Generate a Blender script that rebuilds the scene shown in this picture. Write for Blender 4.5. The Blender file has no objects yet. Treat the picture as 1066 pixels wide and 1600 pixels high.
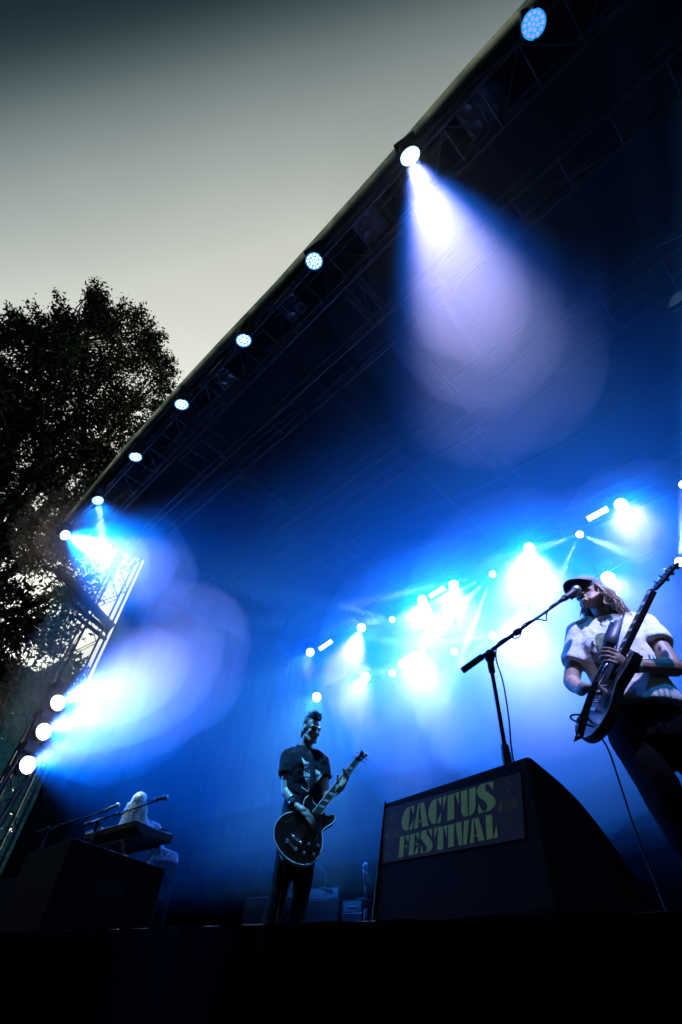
import bpy, bmesh, math, random
import numpy as np
from mathutils import Vector, Matrix, Quaternion
random.seed(7); rng = np.random.default_rng(7)
R = math.radians
scene = bpy.context.scene
col = scene.collection

# ------------------------------------------------------------------ camera
ZC = 1.42                                   # eye height above the ground, metres
FPX = 753.0                                 # focal length in photo pixels (1600 px tall)
CAMR = Matrix(((0.70790931, 0.47058643, 0.52669994),
               (0.70346552, -0.5365415, -0.46611102),
               (0.06325085, 0.70047958, -0.71086405)))
CAM = Vector((0.0, 0.0, ZC))
cd = bpy.data.cameras.new('camera'); cam = bpy.data.objects.new('camera', cd); col.objects.link(cam)
cd.sensor_fit = 'VERTICAL'; cd.sensor_height = 36.0; cd.sensor_width = 24.0
cd.lens = FPX * 36.0 / 1600.0
cd.clip_start = 0.05; cd.clip_end = 2000
cam.matrix_world = Matrix.Translation(CAM) @ CAMR.to_4x4()
scene.camera = cam

# ------------------------------------------------------------------ world: dusk sky
SUN_AZ, SUN_EL = R(-35), R(1.5)             # the sun has set behind the stage
world = bpy.data.worlds.new('World'); scene.world = world; world.use_nodes = True
wn = world.node_tree; wn.nodes.clear()
sky = wn.nodes.new('ShaderNodeTexSky'); sky.sky_type = 'NISHITA'; sky.sun_disc = False
sky.sun_elevation = SUN_EL; sky.sun_rotation = SUN_AZ
sky.air_density = 1.0; sky.dust_density = 4.0; sky.ozone_density = 1.0; sky.altitude = 0
hsv = wn.nodes.new('ShaderNodeHueSaturation'); hsv.inputs['Saturation'].default_value = 0.12
# dusk: thin cloud glows over the sunset side and falls off to night on the opposite side
tcw = wn.nodes.new('ShaderNodeTexCoord'); dot = wn.nodes.new('ShaderNodeVectorMath'); dot.operation = 'DOT_PRODUCT'
dot.inputs[1].default_value = (math.sin(SUN_AZ), math.cos(SUN_AZ), 0)
mr = wn.nodes.new('ShaderNodeMapRange'); mr.inputs['From Min'].default_value = -0.25; mr.inputs['From Max'].default_value = 0.55
rmp = wn.nodes.new('ShaderNodeValToRGB'); cr_ = rmp.color_ramp; cr_.interpolation = 'B_SPLINE'
SKYR = [(-0.25, (0.010, 0.020, 0.026)), (-0.11, (0.012, 0.024, 0.03)), (-0.06, (0.03, 0.06, 0.07)), (0.0, (0.19, 0.24, 0.235)), (0.07, (0.36, 0.40, 0.38)), (0.15, (0.50, 0.535, 0.475)), (0.23, (0.66, 0.67, 0.585)), (0.5, (0.76, 0.75, 0.66))]
while len(cr_.elements) < len(SKYR): cr_.elements.new(0.5)
for e, (t, c) in zip(cr_.elements, SKYR): e.position = (t + 0.25) / 0.8; e.color = (*c, 1)
mul = wn.nodes.new('ShaderNodeMix'); mul.data_type = 'RGBA'; mul.blend_type = 'MULTIPLY'; mul.inputs['Factor'].default_value = 1.0
bgn = wn.nodes.new('ShaderNodeBackground'); bgn.inputs['Strength'].default_value = 2.5
wo = wn.nodes.new('ShaderNodeOutputWorld')
wn.links.new(tcw.outputs['Generated'], dot.inputs[0]); wn.links.new(dot.outputs['Value'], mr.inputs['Value']); wn.links.new(mr.outputs[0], rmp.inputs['Fac'])
wn.links.new(sky.outputs[0], hsv.inputs['Color']); wn.links.new(hsv.outputs[0], mul.inputs['A']); wn.links.new(rmp.outputs['Color'], mul.inputs['B'])
cn = wn.nodes.new('ShaderNodeTexNoise'); cn.inputs['Scale'].default_value = 2.6; cn.inputs['Detail'].default_value = 7; cn.inputs['Distortion'].default_value = 0.6
cm = wn.nodes.new('ShaderNodeMapRange'); cm.inputs['To Min'].default_value = 0.88; cm.inputs['To Max'].default_value = 1.10     # faint cloud texture
cx = wn.nodes.new('ShaderNodeMix'); cx.data_type = 'RGBA'; cx.blend_type = 'MULTIPLY'; cx.inputs['Factor'].default_value = 1.0
wn.links.new(tcw.outputs['Generated'], cn.inputs['Vector']); wn.links.new(cn.outputs['Fac'], cm.inputs['Value'])
wn.links.new(mul.outputs['Result'], cx.inputs['A']); wn.links.new(cm.outputs[0], cx.inputs['B'])
wn.links.new(cx.outputs['Result'], bgn.inputs['Color']); wn.links.new(bgn.outputs[0], wo.inputs['Surface'])

# ------------------------------------------------------------------ the last of the sun (dusk, under thin cloud)
sd = bpy.data.lights.new('sun', 'SUN'); sun = bpy.data.objects.new('sun', sd); col.objects.link(sun)
sd.energy = 0.04; sd.angle = R(15); sd.color = (1.0, 0.93, 0.85)
sdir = Vector((math.sin(SUN_AZ) * math.cos(R(4)), math.cos(SUN_AZ) * math.cos(R(4)), math.sin(R(4))))
sun.rotation_euler = (-sdir).to_track_quat('-Z', 'Y').to_euler()
sun.location = (-40, -5, 12)

# ------------------------------------------------------------------ exposure and render settings
scene.view_settings.view_transform = 'Standard'; scene.view_settings.look = 'None'
scene.view_settings.exposure = 0.0; scene.view_settings.gamma = 1.0
scene.view_settings.use_curve_mapping = False
cy = scene.cycles
cy.use_denoising = True; cy.use_adaptive_sampling = True; cy.adaptive_threshold = 0.03; cy.max_bounces = 4; cy.diffuse_bounces = 2; cy.glossy_bounces = 2
cy.transmission_bounces = 4; cy.transparent_max_bounces = 8; cy.volume_bounces = 0
cy.use_light_tree = True; cy.caustics_reflective = False; cy.caustics_refractive = False
cy.sample_clamp_indirect = 4.0

# ------------------------------------------------------------------ pixels to points
def ray(p):
    v = Vector((p[0] - 533.0, -(p[1] - 800.0), -FPX)).normalized()
    return CAMR @ v
def at_y(p, y):
    r = ray(p); return CAM + r * (y / r.y)
def at_x(p, x):
    r = ray(p); return CAM + r * (x / r.x)
def at_z(p, z):
    """z in metres above the camera"""
    r = ray(p); return CAM + r * (z / r.z)
def at_h(p, d):
    """at horizontal distance d from the camera"""
    r = ray(p); return CAM + r * (d / math.hypot(r.x, r.y))
def at_plane(p, o, n):
    r = ray(p); return CAM + r * ((Vector(o) - CAM).dot(n) / r.dot(n))

# ------------------------------------------------------------------ materials
MATS = {}
def mat(name, color, rough=0.6, metal=0.0, noise=0.0, nscale=20.0, bump=0.0, bscale=60.0, emit=None, estr=0.0, spec=0.5):
    if name in MATS: return MATS[name]
    m = bpy.data.materials.new(name); m.use_nodes = True; MATS[name] = m
    nt = m.node_tree; b = nt.nodes['Principled BSDF']
    b.inputs['Base Color'].default_value = (*color, 1); b.inputs['Roughness'].default_value = rough
    b.inputs['Metallic'].default_value = metal; b.inputs['Specular IOR Level'].default_value = spec
    if noise or bump:
        tc = nt.nodes.new('ShaderNodeTexCoord')
    if noise:
        n = nt.nodes.new('ShaderNodeTexNoise'); n.inputs['Scale'].default_value = nscale; n.inputs['Detail'].default_value = 5
        nt.links.new(tc.outputs['Object'], n.inputs['Vector'])
        r = nt.nodes.new('ShaderNodeValToRGB')
        lo = [max(0, c * (1 - noise)) for c in color]; hi = [min(1, c * (1 + noise)) for c in color]
        r.color_ramp.elements[0].position = 0.3; r.color_ramp.elements[1].position = 0.7
        r.color_ramp.elements[0].color = (*lo, 1); r.color_ramp.elements[1].color = (*hi, 1)
        nt.links.new(n.outputs['Fac'], r.inputs['Fac']); nt.links.new(r.outputs['Color'], b.inputs['Base Color'])
    if bump:
        n2 = nt.nodes.new('ShaderNodeTexNoise'); n2.inputs['Scale'].default_value = bscale; n2.inputs['Detail'].default_value = 6
        nt.links.new(tc.outputs['Object'], n2.inputs['Vector'])
        bp = nt.nodes.new('ShaderNodeBump'); bp.inputs['Strength'].default_value = bump; bp.inputs['Distance'].default_value = 0.02
        nt.links.new(n2.outputs['Fac'], bp.inputs['Height']); nt.links.new(bp.outputs['Normal'], b.inputs['Normal'])
    if emit:
        b.inputs['Emission Color'].default_value = (*emit, 1); b.inputs['Emission Strength'].default_value = estr
        m.cycles.emission_sampling = 'NONE'
    return m
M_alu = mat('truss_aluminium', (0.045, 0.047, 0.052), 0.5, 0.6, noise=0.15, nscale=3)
M_steel = mat('galvanised_steel', (0.30, 0.31, 0.33), 0.45, 0.8, noise=0.2, nscale=4)
M_black = mat('black_paint', (0.012, 0.012, 0.013), 0.55, noise=0.3, nscale=30)
M_blackm = mat('black_metal', (0.02, 0.02, 0.022), 0.35, 0.6, noise=0.25, nscale=25)
M_tuff = mat('textured_black_cabinet_paint', (0.003, 0.003, 0.0034), 0.8, bump=0.35, bscale=220, spec=0.15)
M_rubber = mat('black_cable_rubber', (0.01, 0.01, 0.011), 0.5)
M_drape = mat('black_stage_cloth', (0.003, 0.003, 0.004), 0.95, bump=0.2, bscale=40, spec=0.0)
M_roof = mat('dark_roof_tarpaulin', (0.012, 0.013, 0.015), 0.8, bump=0.2, bscale=3, spec=0.2)
M_fascia = mat('pale_fascia_tarpaulin', (0.42, 0.46, 0.36), 0.6, noise=0.35, nscale=2.2, bump=0.2, bscale=4)
M_asphalt = mat('dark_gravel_ground', (0.05, 0.05, 0.045), 0.9, noise=0.4, nscale=6, bump=0.5, bscale=40)
M_deck = mat('black_stage_deck', (0.012, 0.012, 0.012), 0.9, noise=0.3, nscale=8)
M_chrome = mat('chrome', (0.8, 0.8, 0.82), 0.12, 1.0)
M_lensglass = mat('dark_lens_glass', (0.01, 0.012, 0.03), 0.08)

# ------------------------------------------------------------------ mesh helpers
class MB:
    def __init__(self): self.v = []; self.f = []
    def add(self, vs, fs):
        o = len(self.v); self.v += [tuple(p) for p in vs]; self.f += [tuple(i + o for i in f) for f in fs]; return self
    def box(self, lo, hi, mw=None):
        vs = [Vector((x, y, z)) for x in (lo[0], hi[0]) for y in (lo[1], hi[1]) for z in (lo[2], hi[2])]
        if mw: vs = [mw @ p for p in vs]
        return self.add(vs, [(0, 1, 3, 2), (4, 6, 7, 5), (0, 4, 5, 1), (2, 3, 7, 6), (0, 2, 6, 4), (1, 5, 7, 3)])
    def tube(self, pts, rad, seg=8, caps=True):
        pts = [Vector(p) for p in pts]; n = len(pts)
        rr = rad if isinstance(rad, (list, tuple)) else [rad] * n
        vs, fs = [], []; prev = None
        for i, p in enumerate(pts):
            t = (pts[min(i + 1, n - 1)] - pts[max(i - 1, 0)])
            t = t.normalized() if t.length > 1e-9 else Vector((0, 0, 1))
            if prev is None:
                a = t.orthogonal().normalized()
            else:
                a = (prev - t * prev.dot(t)); a = a.normalized() if a.length > 1e-6 else t.orthogonal().normalized()
            prev = a; b = t.cross(a)
            for k in range(seg):
                an = 2 * math.pi * k / seg
                vs.append(p + (a * math.cos(an) + b * math.sin(an)) * rr[i])
        for i in range(n - 1):
            for k in range(seg):
                k2 = (k + 1) % seg
                fs.append((i * seg + k, i * seg + k2, (i + 1) * seg + k2, (i + 1) * seg + k))
        if caps:
            fs.append(tuple(range(seg - 1, -1, -1))); fs.append(tuple((n - 1) * seg + k for k in range(seg)))
        return self.add(vs, fs)
    def lathe(self, prof, seg=20, mw=None):
        """profile of (radius, z) along local +Z"""
        vs, fs = [], []
        for r, z in prof:
            for k in range(seg):
                an = 2 * math.pi * k / seg; vs.append(Vector((r * math.cos(an), r * math.sin(an), z)))
        for i in range(len(prof) - 1):
            for k in range(seg):
                k2 = (k + 1) % seg
                fs.append((i * seg + k, i * seg + k2, (i + 1) * seg + k2, (i + 1) * seg + k))
        if prof[0][0] > 1e-5: fs.append(tuple(range(seg - 1, -1, -1)))
        if prof[-1][0] > 1e-5: fs.append(tuple((len(prof) - 1) * seg + k for k in range(seg)))
        if mw: vs = [mw @ p for p in vs]
        return self.add(vs, fs)
    def prism(self, poly, nrm):
        """closed polygon of 3D points given a thickness vector"""
        n = len(poly); nrm = Vector(nrm); vs = [Vector(p) for p in poly] + [Vector(p) + nrm for p in poly]
        fs = [tuple(range(n)), tuple(range(2 * n - 1, n - 1, -1))] + [(i, n + i, n + (i + 1) % n, (i + 1) % n) for i in range(n)]
        return self.add(vs, fs)
    def mesh(self, name, m=None, smooth=False):
        me = bpy.data.meshes.new(name); me.from_pydata(self.v, [], self.f); me.update()
        bm = bmesh.new(); bm.from_mesh(me); bmesh.ops.recalc_face_normals(bm, faces=bm.faces); bm.to_mesh(me); bm.free()
        if m: me.materials.append(m)
        if smooth:
            me.polygons.foreach_set('use_smooth', [True] * len(me.polygons))
        return me
    def build(self, name, m, parent=None, smooth=False, bevel=0.0):
        return link(name, self.mesh(name, m, smooth), parent, bevel)
def link(name, me, parent=None, bevel=0.0):
    o = bpy.data.objects.new(name, me); col.objects.link(o)
    if parent is not None:
        o.parent = parent; o.matrix_parent_inverse = PINV.get(parent.name, Matrix())
    if bevel:
        md = o.modifiers.new('bevel', 'BEVEL'); md.width = bevel; md.segments = 2; md.limit_method = 'ANGLE'
    return o
PINV = {}                                    # inverse of each thing's own placement, so parts can be written in world metres
def thing(name, label, cat, loc=(0, 0, 0), group=None):
    o = bpy.data.objects.new(name, None); col.objects.link(o)
    o.location = loc; o.empty_display_size = 0.1
    o['label'] = label; o['category'] = cat
    if group: o['group'] = group
    PINV[o.name] = Matrix.Translation(Vector(loc)).inverted()
    return o
def tag(o, label, cat, group=None):
    o['label'] = label; o['category'] = cat
    if group: o['group'] = group
    return o
def struct(o): o['kind'] = 'structure'; return o
def stuff(o): o['kind'] = 'stuff'; return o
def sub(o):                                  # a part that takes sub-parts written in world metres
    PINV[o.name] = Matrix.Translation(PWORLD.get(o.name, Vector())).inverted(); return o
PWORLD = {}
UNIT = {}
def unit_cyl(m, seg=6):
    k = (m.name, seg)
    if k not in UNIT:
        UNIT[k] = MB().lathe([(1, 0), (1, 1)], seg).mesh('bar', m, False)
    return UNIT[k]
def bar(name, a, b, r, m, parent=None, seg=6):
    """a straight round bar between two world points that shares one mesh"""
    a, b = Vector(a), Vector(b); d = b - a
    o = bpy.data.objects.new(name, unit_cyl(m, seg)); col.objects.link(o)
    mw = Matrix.Translation(a) @ d.to_track_quat('Z', 'Y').to_matrix().to_4x4() @ Matrix.Diagonal((r, r, d.length, 1))
    if parent is not None:
        o.parent = parent; o.matrix_parent_inverse = PINV.get(parent.name, Matrix())
    o.matrix_basis = mw
    return o
# ------------------------------------------------------------------ the setting
ZS = ZC + 0.18                                # stage floor
YE, YB = 1.43, 9.7                            # stage front edge and back wall
XL, XR = -11.6, 6.6
g = MB(); N = 40
for i in range(N + 1):
    for j in range(N + 1):
        x = -300 + 600 * i / N; y = -300 + 600 * j / N
        g.v.append((x, y, 0.0))
for i in range(N):
    for j in range(N):
        a = i * (N + 1) + j; g.f.append((a, a + 1, a + N + 2, a + N + 1))
struct(g.build('ground', M_asphalt))

stage = MB().box((XL, YE, ZS - 0.12), (XR, YB, ZS)).build('stage_deck', M_deck, bevel=0.008); struct(stage)
for i in range(14):                           # legs under the deck
    x = XL + 0.3 + i * (XR - XL - 0.6) / 13
    for y in (YE + 0.5, YE + 4.0):
        bar('deck_leg', (x, y, 0), (x, y, ZS - 0.12), 0.035, M_steel, stage)
# pleated black skirt hung from the front edge
sk = MB(); n = 360; rows = 2
for k in range(n + 1):
    x = XL + (XR - XL) * k / n; yy = YE + 0.03 + 0.018 * math.sin(k * 1.15) + 0.008 * math.sin(k * 0.37)
    sk.v += [(x, yy, ZS - 0.005), (x, yy - 0.02, 0.01)]
for k in range(n): sk.f.append((2 * k, 2 * k + 1, 2 * k + 3, 2 * k + 2))
o = sk.build('stage_skirt', M_drape, smooth=True); o.location.y = -0.06
md = o.modifiers.new('thick', 'SOLIDIFY'); md.thickness = 0.004
tag(o, 'black pleated skirt hung along the front edge of the stage', 'skirt')

# roof: a dark tarpaulin whose front edge follows the photograph
edge_px = [(905, -95), (822, 0), (730, 101), (640, 205), (560, 296), (430, 441), (340, 536), (278, 603), (190, 703), (105, 806)]
YR = 0.9
edge = [at_y(p, YR) for p in edge_px]
edge = [Vector((XR + 0.4, YR, edge[0].z - 0.5)), Vector((4.0, YR, edge[0].z - 0.15))] + edge
edge.append(edge[-1] + (edge[-1] - edge[-2]) * 0.12)
rf = MB(); ny = 8
for j in range(ny + 1):
    t = j / ny
    for p in edge:
        rf.v.append((p.x, YR + 0.082 + (YB + 0.52 - YR) * t, p.z + 0.25 * math.sin(math.pi * t) + 0.15 * t))
m = len(edge)
for j in range(ny):
    for i in range(m - 1):
        rf.f.append((j * m + i, j * m + i + 1, (j + 1) * m + i + 1, (j + 1) * m + i))
roof = thing('stage_roof', 'dark stage roof with pale fascia strip along its slanting front edge', 'roof', (edge[5].x, YR, edge[5].z))
o = rf.build('tarpaulin', M_roof, roof, smooth=True); md = o.modifiers.new('thick', 'SOLIDIFY'); md.thickness = 0.05; md.offset = 1
M_trans = bpy.data.materials.new('translucent_tarpaulin'); M_trans.use_nodes = True
nt = M_trans.node_tree; nt.nodes.clear()
o_ = nt.nodes.new('ShaderNodeOutputMaterial'); df = nt.nodes.new('ShaderNodeBsdfDiffuse'); tr_ = nt.nodes.new('ShaderNodeBsdfTranslucent'); mx = nt.nodes.new('ShaderNodeMixShader')
nz = nt.nodes.new('ShaderNodeTexNoise'); nz.inputs['Scale'].default_value = 1.3; nz.inputs['Detail'].default_value = 6; nz.inputs['Distortion'].default_value = 1.5
rr_ = nt.nodes.new('ShaderNodeValToRGB'); rr_.color_ramp.elements[0].position = 0.38; rr_.color_ramp.elements[1].position = 0.62
rr_.color_ramp.elements[0].color = (0.45, 0.55, 0.48, 1); rr_.color_ramp.elements[1].color = (0.85, 0.87, 0.74, 1)
tc_ = nt.nodes.new('ShaderNodeTexCoord'); nt.links.new(tc_.outputs['Object'], nz.inputs['Vector']); nt.links.new(nz.outputs['Fac'], rr_.inputs['Fac'])
nt.links.new(rr_.outputs[0], df.inputs[0]); nt.links.new(rr_.outputs[0], tr_.inputs[0]); mx.inputs[0].default_value = 0.85
nt.links.new(df.outputs[0], mx.inputs[1]); nt.links.new(tr_.outputs[0], mx.inputs[2]); nt.links.new(mx.outputs[0], o_.inputs['Surface'])
for i in range(m - 1):                        # translucent edge strip in lengths, laced side by side
    a, b = edge[i], edge[i + 1]; k = max(1, int((b - a).length / 1.3))
    for q in range(k):
        p0 = a.lerp(b, (q + 0.0005) / k); p1 = a.lerp(b, (q + 0.9995) / k)
        f = MB(); w_ = 0.09
        f.prism([p0, p1, p1 + Vector((0, w_, -0.01)), p0 + Vector((0, w_, -0.01))], (0, 0, 0.006))
        f.build('edge_strip', M_trans, roof)
gp = [p + Vector((0, 0.14, -0.10)) for p in edge]
MB().tube(gp, 0.055, 10).build('gutter_pipe', M_blackm, roof, smooth=True)
gp = [p + Vector((0, 0.36, -0.10)) for p in edge]
MB().tube(gp, 0.03, 8).build('edge_rail', M_blackm, roof, smooth=True)
for i in range(7):                            # ribs under the tarpaulin
    y = 1.6 + i * 1.3
    pts = [Vector((p.x, y, p.z - 0.06)) for p in edge]
    MB().tube(pts, 0.04, 6).build('rib', M_blackm, roof, smooth=True)

def drape(name, label, a, b, ztop, zbot, pleat=0.09, per=0.5):
    a, b = Vector(a), Vector(b); L = (b - a).length; t = (b - a) / L; nrm = Vector((-t.y, t.x, 0)); n = int(L / 0.06); d = MB()
    for k in range(n + 1):
        s = L * k / n; off = pleat * math.sin(2 * math.pi * s / per + 0.6 * math.sin(s * 1.7)) + 0.03 * math.sin(s * 9)
        p = a + t * s + nrm * off; p2 = a + t * s + nrm * off * 1.25
        d.v += [(p.x, p.y, ztop), (p2.x, p2.y, zbot)]
    for k in range(n): d.f.append((2 * k, 2 * k + 1, 2 * k + 3, 2 * k + 2))
    o = d.build(name, M_drape, smooth=True); md = o.modifiers.new('thick', 'SOLIDIFY'); md.thickness = 0.005
    tag(o, label, 'drape'); return o
drape('backdrop_cloth', 'huge dark backdrop cloth closing the rear of the stage', (XL, YB - 0.25, 0), (XR, YB - 0.25, 0), ZC + 9.2, ZS + 0.02, 0.012, 1.4)
drape('side_drape', 'dark masking drape on the far left side of the stage behind the lighting tower', (XL + 0.15, 3.1, 0), (XL + 0.15, YB - 0.3, 0), ZC + 8.9, ZS + 0.02)
drape('side_drape', 'dark masking drape closing the right side of the stage', (XR - 0.15, 2.2, 0), (XR - 0.15, YB - 0.3, 0), ZC + 8.4, ZS + 0.02)

# ------------------------------------------------------------------ trusses
def truss(label, A, B, w, h, pitch, group, side=None, cr=0.025, br=0.010, ladder=False, m=M_alu):
    """box truss from A to B (centre of its lower face); w across, h up"""
    A, B = Vector(A), Vector(B); L = (B - A).length; t = (B - A) / L
    up = Vector((0, 0, 1)) if abs(t.z) < 0.9 else Vector((0, 1, 0))
    s = t.cross(up).normalized(); up = s.cross(t).normalized()
    T = thing('lighting_truss' if abs(t.z) < 0.9 else 'truss_tower', label, 'truss', A, group)
    def P(d, i, j): return A + t * d + s * (w / 2 * i) + up * (h * j)
    for i in (-1, 1):
        for j in (0, 1): bar('chord', P(0, i, j), P(L, i, j), cr, m, T, 8)
    n = int(L / pitch)
    for k in range(n + 1):
        d = L * k / n
        bar('rung', P(d, -1, 0), P(d, 1, 0), br * 1.2, m, T, 5)
        if k < n:
            d2 = L * (k + 1) / n; f = k % 2
            for i in (-1, 1):
                bar('brace', P(d, i, f), P(d2, i, 1 - f), br, m, T, 5)
            if not ladder: bar('brace', P(d, -1 if f else 1, 0), P(d2, 1 if f else -1, 0), br, m, T, 5)
            elif k % 3 == 0: bar('brace', P(d, 1, 1), P(d2, -1, 1), br, m, T, 5)
    return T
ZT = ZC + 7.45
GT = 'roof trusses of the stage'
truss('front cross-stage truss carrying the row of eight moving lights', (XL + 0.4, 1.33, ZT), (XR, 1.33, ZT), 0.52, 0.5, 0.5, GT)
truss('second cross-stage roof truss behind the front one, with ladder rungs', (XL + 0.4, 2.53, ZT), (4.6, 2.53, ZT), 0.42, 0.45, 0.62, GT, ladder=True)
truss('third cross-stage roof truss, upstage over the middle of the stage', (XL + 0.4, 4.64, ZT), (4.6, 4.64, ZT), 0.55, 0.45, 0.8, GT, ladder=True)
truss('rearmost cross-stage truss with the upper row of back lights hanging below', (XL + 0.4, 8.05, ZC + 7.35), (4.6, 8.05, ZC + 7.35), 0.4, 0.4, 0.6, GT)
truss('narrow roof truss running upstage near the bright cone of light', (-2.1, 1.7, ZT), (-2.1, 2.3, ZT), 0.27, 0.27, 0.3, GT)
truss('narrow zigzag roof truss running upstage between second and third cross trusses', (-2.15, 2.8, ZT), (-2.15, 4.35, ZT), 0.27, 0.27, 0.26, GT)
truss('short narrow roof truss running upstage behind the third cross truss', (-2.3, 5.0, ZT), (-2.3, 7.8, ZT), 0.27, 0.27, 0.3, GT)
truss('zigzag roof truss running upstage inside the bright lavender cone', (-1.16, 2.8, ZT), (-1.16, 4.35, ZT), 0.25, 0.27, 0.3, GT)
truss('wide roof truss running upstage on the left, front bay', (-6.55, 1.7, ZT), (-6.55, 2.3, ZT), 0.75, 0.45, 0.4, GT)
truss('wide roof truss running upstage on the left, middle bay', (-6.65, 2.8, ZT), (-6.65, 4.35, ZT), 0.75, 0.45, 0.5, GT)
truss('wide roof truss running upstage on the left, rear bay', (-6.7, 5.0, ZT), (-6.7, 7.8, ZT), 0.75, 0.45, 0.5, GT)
o = MB().tube([(-3.6, 1.4, ZT + 0.02), (-3.55, 7.8, ZT + 0.02)], 0.028, 8).build('roof_pole', M_alu, smooth=True)
tag(o, 'single thin roof pole running upstage between the narrow and the wide truss', 'pole', GT)
# lower pipe for the second row of back lights, on drop cables
pp = thing('lighting_pipe', 'lower horizontal pipe carrying the second row of back lights', 'pipe', (-5, 8.05, ZC + 5.75))
bar('pipe', (XL + 0.6, 8.05, ZC + 5.78), (4.4, 8.05, ZC + 5.78), 0.026, M_blackm, pp, 10)
for k in range(8): bar('drop_cable', (XL + 1 + k * 2.1, 8.05, ZC + 5.78), (XL + 1 + k * 2.1, 8.05, ZC + 7.4), 0.006, M_blackm, pp, 5)
# tower at the left front corner
TW = Vector((-11.15, 2.62, 0))
tower = truss('truss tower with three glaring side lights at the left edge', (TW.x, TW.y - 0.25, 0.0), (TW.x, TW.y - 0.25, ZC + 8.0), 0.5, 0.5, 0.6, 'stage towers', m=M_black)
for (a, b, r) in (((90, 890), (176, 981), 0.10), ((112, 942), (170, 988), 0.06), ((118, 962), (166, 1000), 0.045)):
    bar('stay', at_x(a, TW.x - 0.45), at_x(b, TW.x - 0.45), r, M_blackm, tower, 6)
# outrigger in front of the tower foot
truss('low outrigger truss leaning against the foot of the left tower', (TW.x + 0.7, 1.75, 0.0), (TW.x + 0.35, 2.3, ZC + 2.6), 0.35, 0.35, 0.4, 'stage towers', m=M_black)

# ------------------------------------------------------------------ lamps
WHITE = (0.80, 0.80, 1.0); LAV = (1.0, 0.84, 0.95); BLUE = (0.0, 0.17, 1.0); CYAN = (0.10, 0.55, 1.0)
E_white = mat('led_white', (0.8, 0.8, 0.8), 0.3, emit=(1.0, 0.96, 0.95), estr=9.0)
E_pale = mat('led_pale_blue', (0.5, 0.6, 0.8), 0.3, emit=(0.8, 0.86, 1.0), estr=2.6)
E_violet = mat('led_violet_blue', (0.3, 0.3, 0.8), 0.3, emit=(0.33, 0.38, 1.0), estr=1.0)
E_ring = mat('ring_cyan', (0.1, 0.4, 0.8), 0.3, emit=(0.02, 0.36, 0.9), estr=0.9)
E_ringw = mat('ring_white_blue', (0.4, 0.6, 0.8), 0.3, emit=(0.35, 0.75, 1.0), estr=2.5)
E_lensblue = mat('lens_blue_glow', (0.02, 0.05, 0.3), 0.1, emit=(0.01, 0.06, 0.5), estr=0.15)
E_lenswhite = mat('lens_white_glow', (0.6, 0.6, 0.7), 0.1, emit=(0.3, 0.45, 1.0), estr=0.5)
def led_mesh(name, r, m, rings=3, dot=0.115):
    b = MB(); pts = [(0, 0)]
    for k in range(1, rings + 1):
        for q in range(6 * k):
            a = 2 * math.pi * q / (6 * k) + 0.2 * k; pts.append((r * 0.86 * k / rings * math.cos(a), r * 0.86 * k / rings * math.sin(a)))
    for (x, y) in pts:
        b.lathe([(r * dot, 0.0), (r * dot * 0.8, r * 0.04), (0.0001, r * 0.06)], 8, Matrix.Translation((x, y, 0.004)))
    return b.mesh(name, m, True)
HM = {}
def head_meshes(r):
    if r in HM: return HM[r]
    d = {}
    d['head'] = MB().lathe([(0.001, -1.9 * r), (0.55 * r, -1.85 * r), (0.85 * r, -1.6 * r), (1.0 * r, -1.1 * r), (1.05 * r, -0.5 * r), (1.12 * r, -0.12 * r), (1.16 * r, 0.0), (1.02 * r, 0.02 * r), (1.0 * r, -0.08 * r)], 28).mesh('head', M_black, True)
    d['lens'] = MB().lathe([(0.001, -0.05 * r), (0.98 * r, -0.05 * r), (0.98 * r, -0.09 * r)], 28).mesh('lens', None, True)
    d['ring'] = MB().lathe([(1.02 * r, -0.02 * r), (1.02 * r, 0.035 * r), (1.15 * r, 0.035 * r), (1.15 * r, -0.02 * r)], 32).mesh('ring', None, True)
    b = MB()
    for s in (-1, 1): b.box((s * 1.2 * r - 0.12 * r, -0.35 * r, -1.2 * r), (s * 1.2 * r + 0.12 * r, 0.35 * r, 1.4 * r))
    b.box((-1.32 * r, -0.4 * r, 1.4 * r), (1.32 * r, 0.4 * r, 1.65 * r)); d['yoke'] = b.mesh('yoke', M_black)
    d['base'] = MB().box((-1.3 * r, -0.95 * r, 1.65 * r), (1.3 * r, 0.95 * r, 2.5 * r)).mesh('base', M_black)
    d['clamp'] = MB().box((-0.9 * r, -0.12 * r, 2.5 * r), (-0.6 * r, 0.12 * r, 3.2 * r)).box((0.6 * r, -0.12 * r, 2.5 * r), (0.9 * r, 0.12 * r, 3.2 * r)).mesh('clamp', M_blackm)
    HM[r] = d; return d
LEDM = {}
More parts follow.
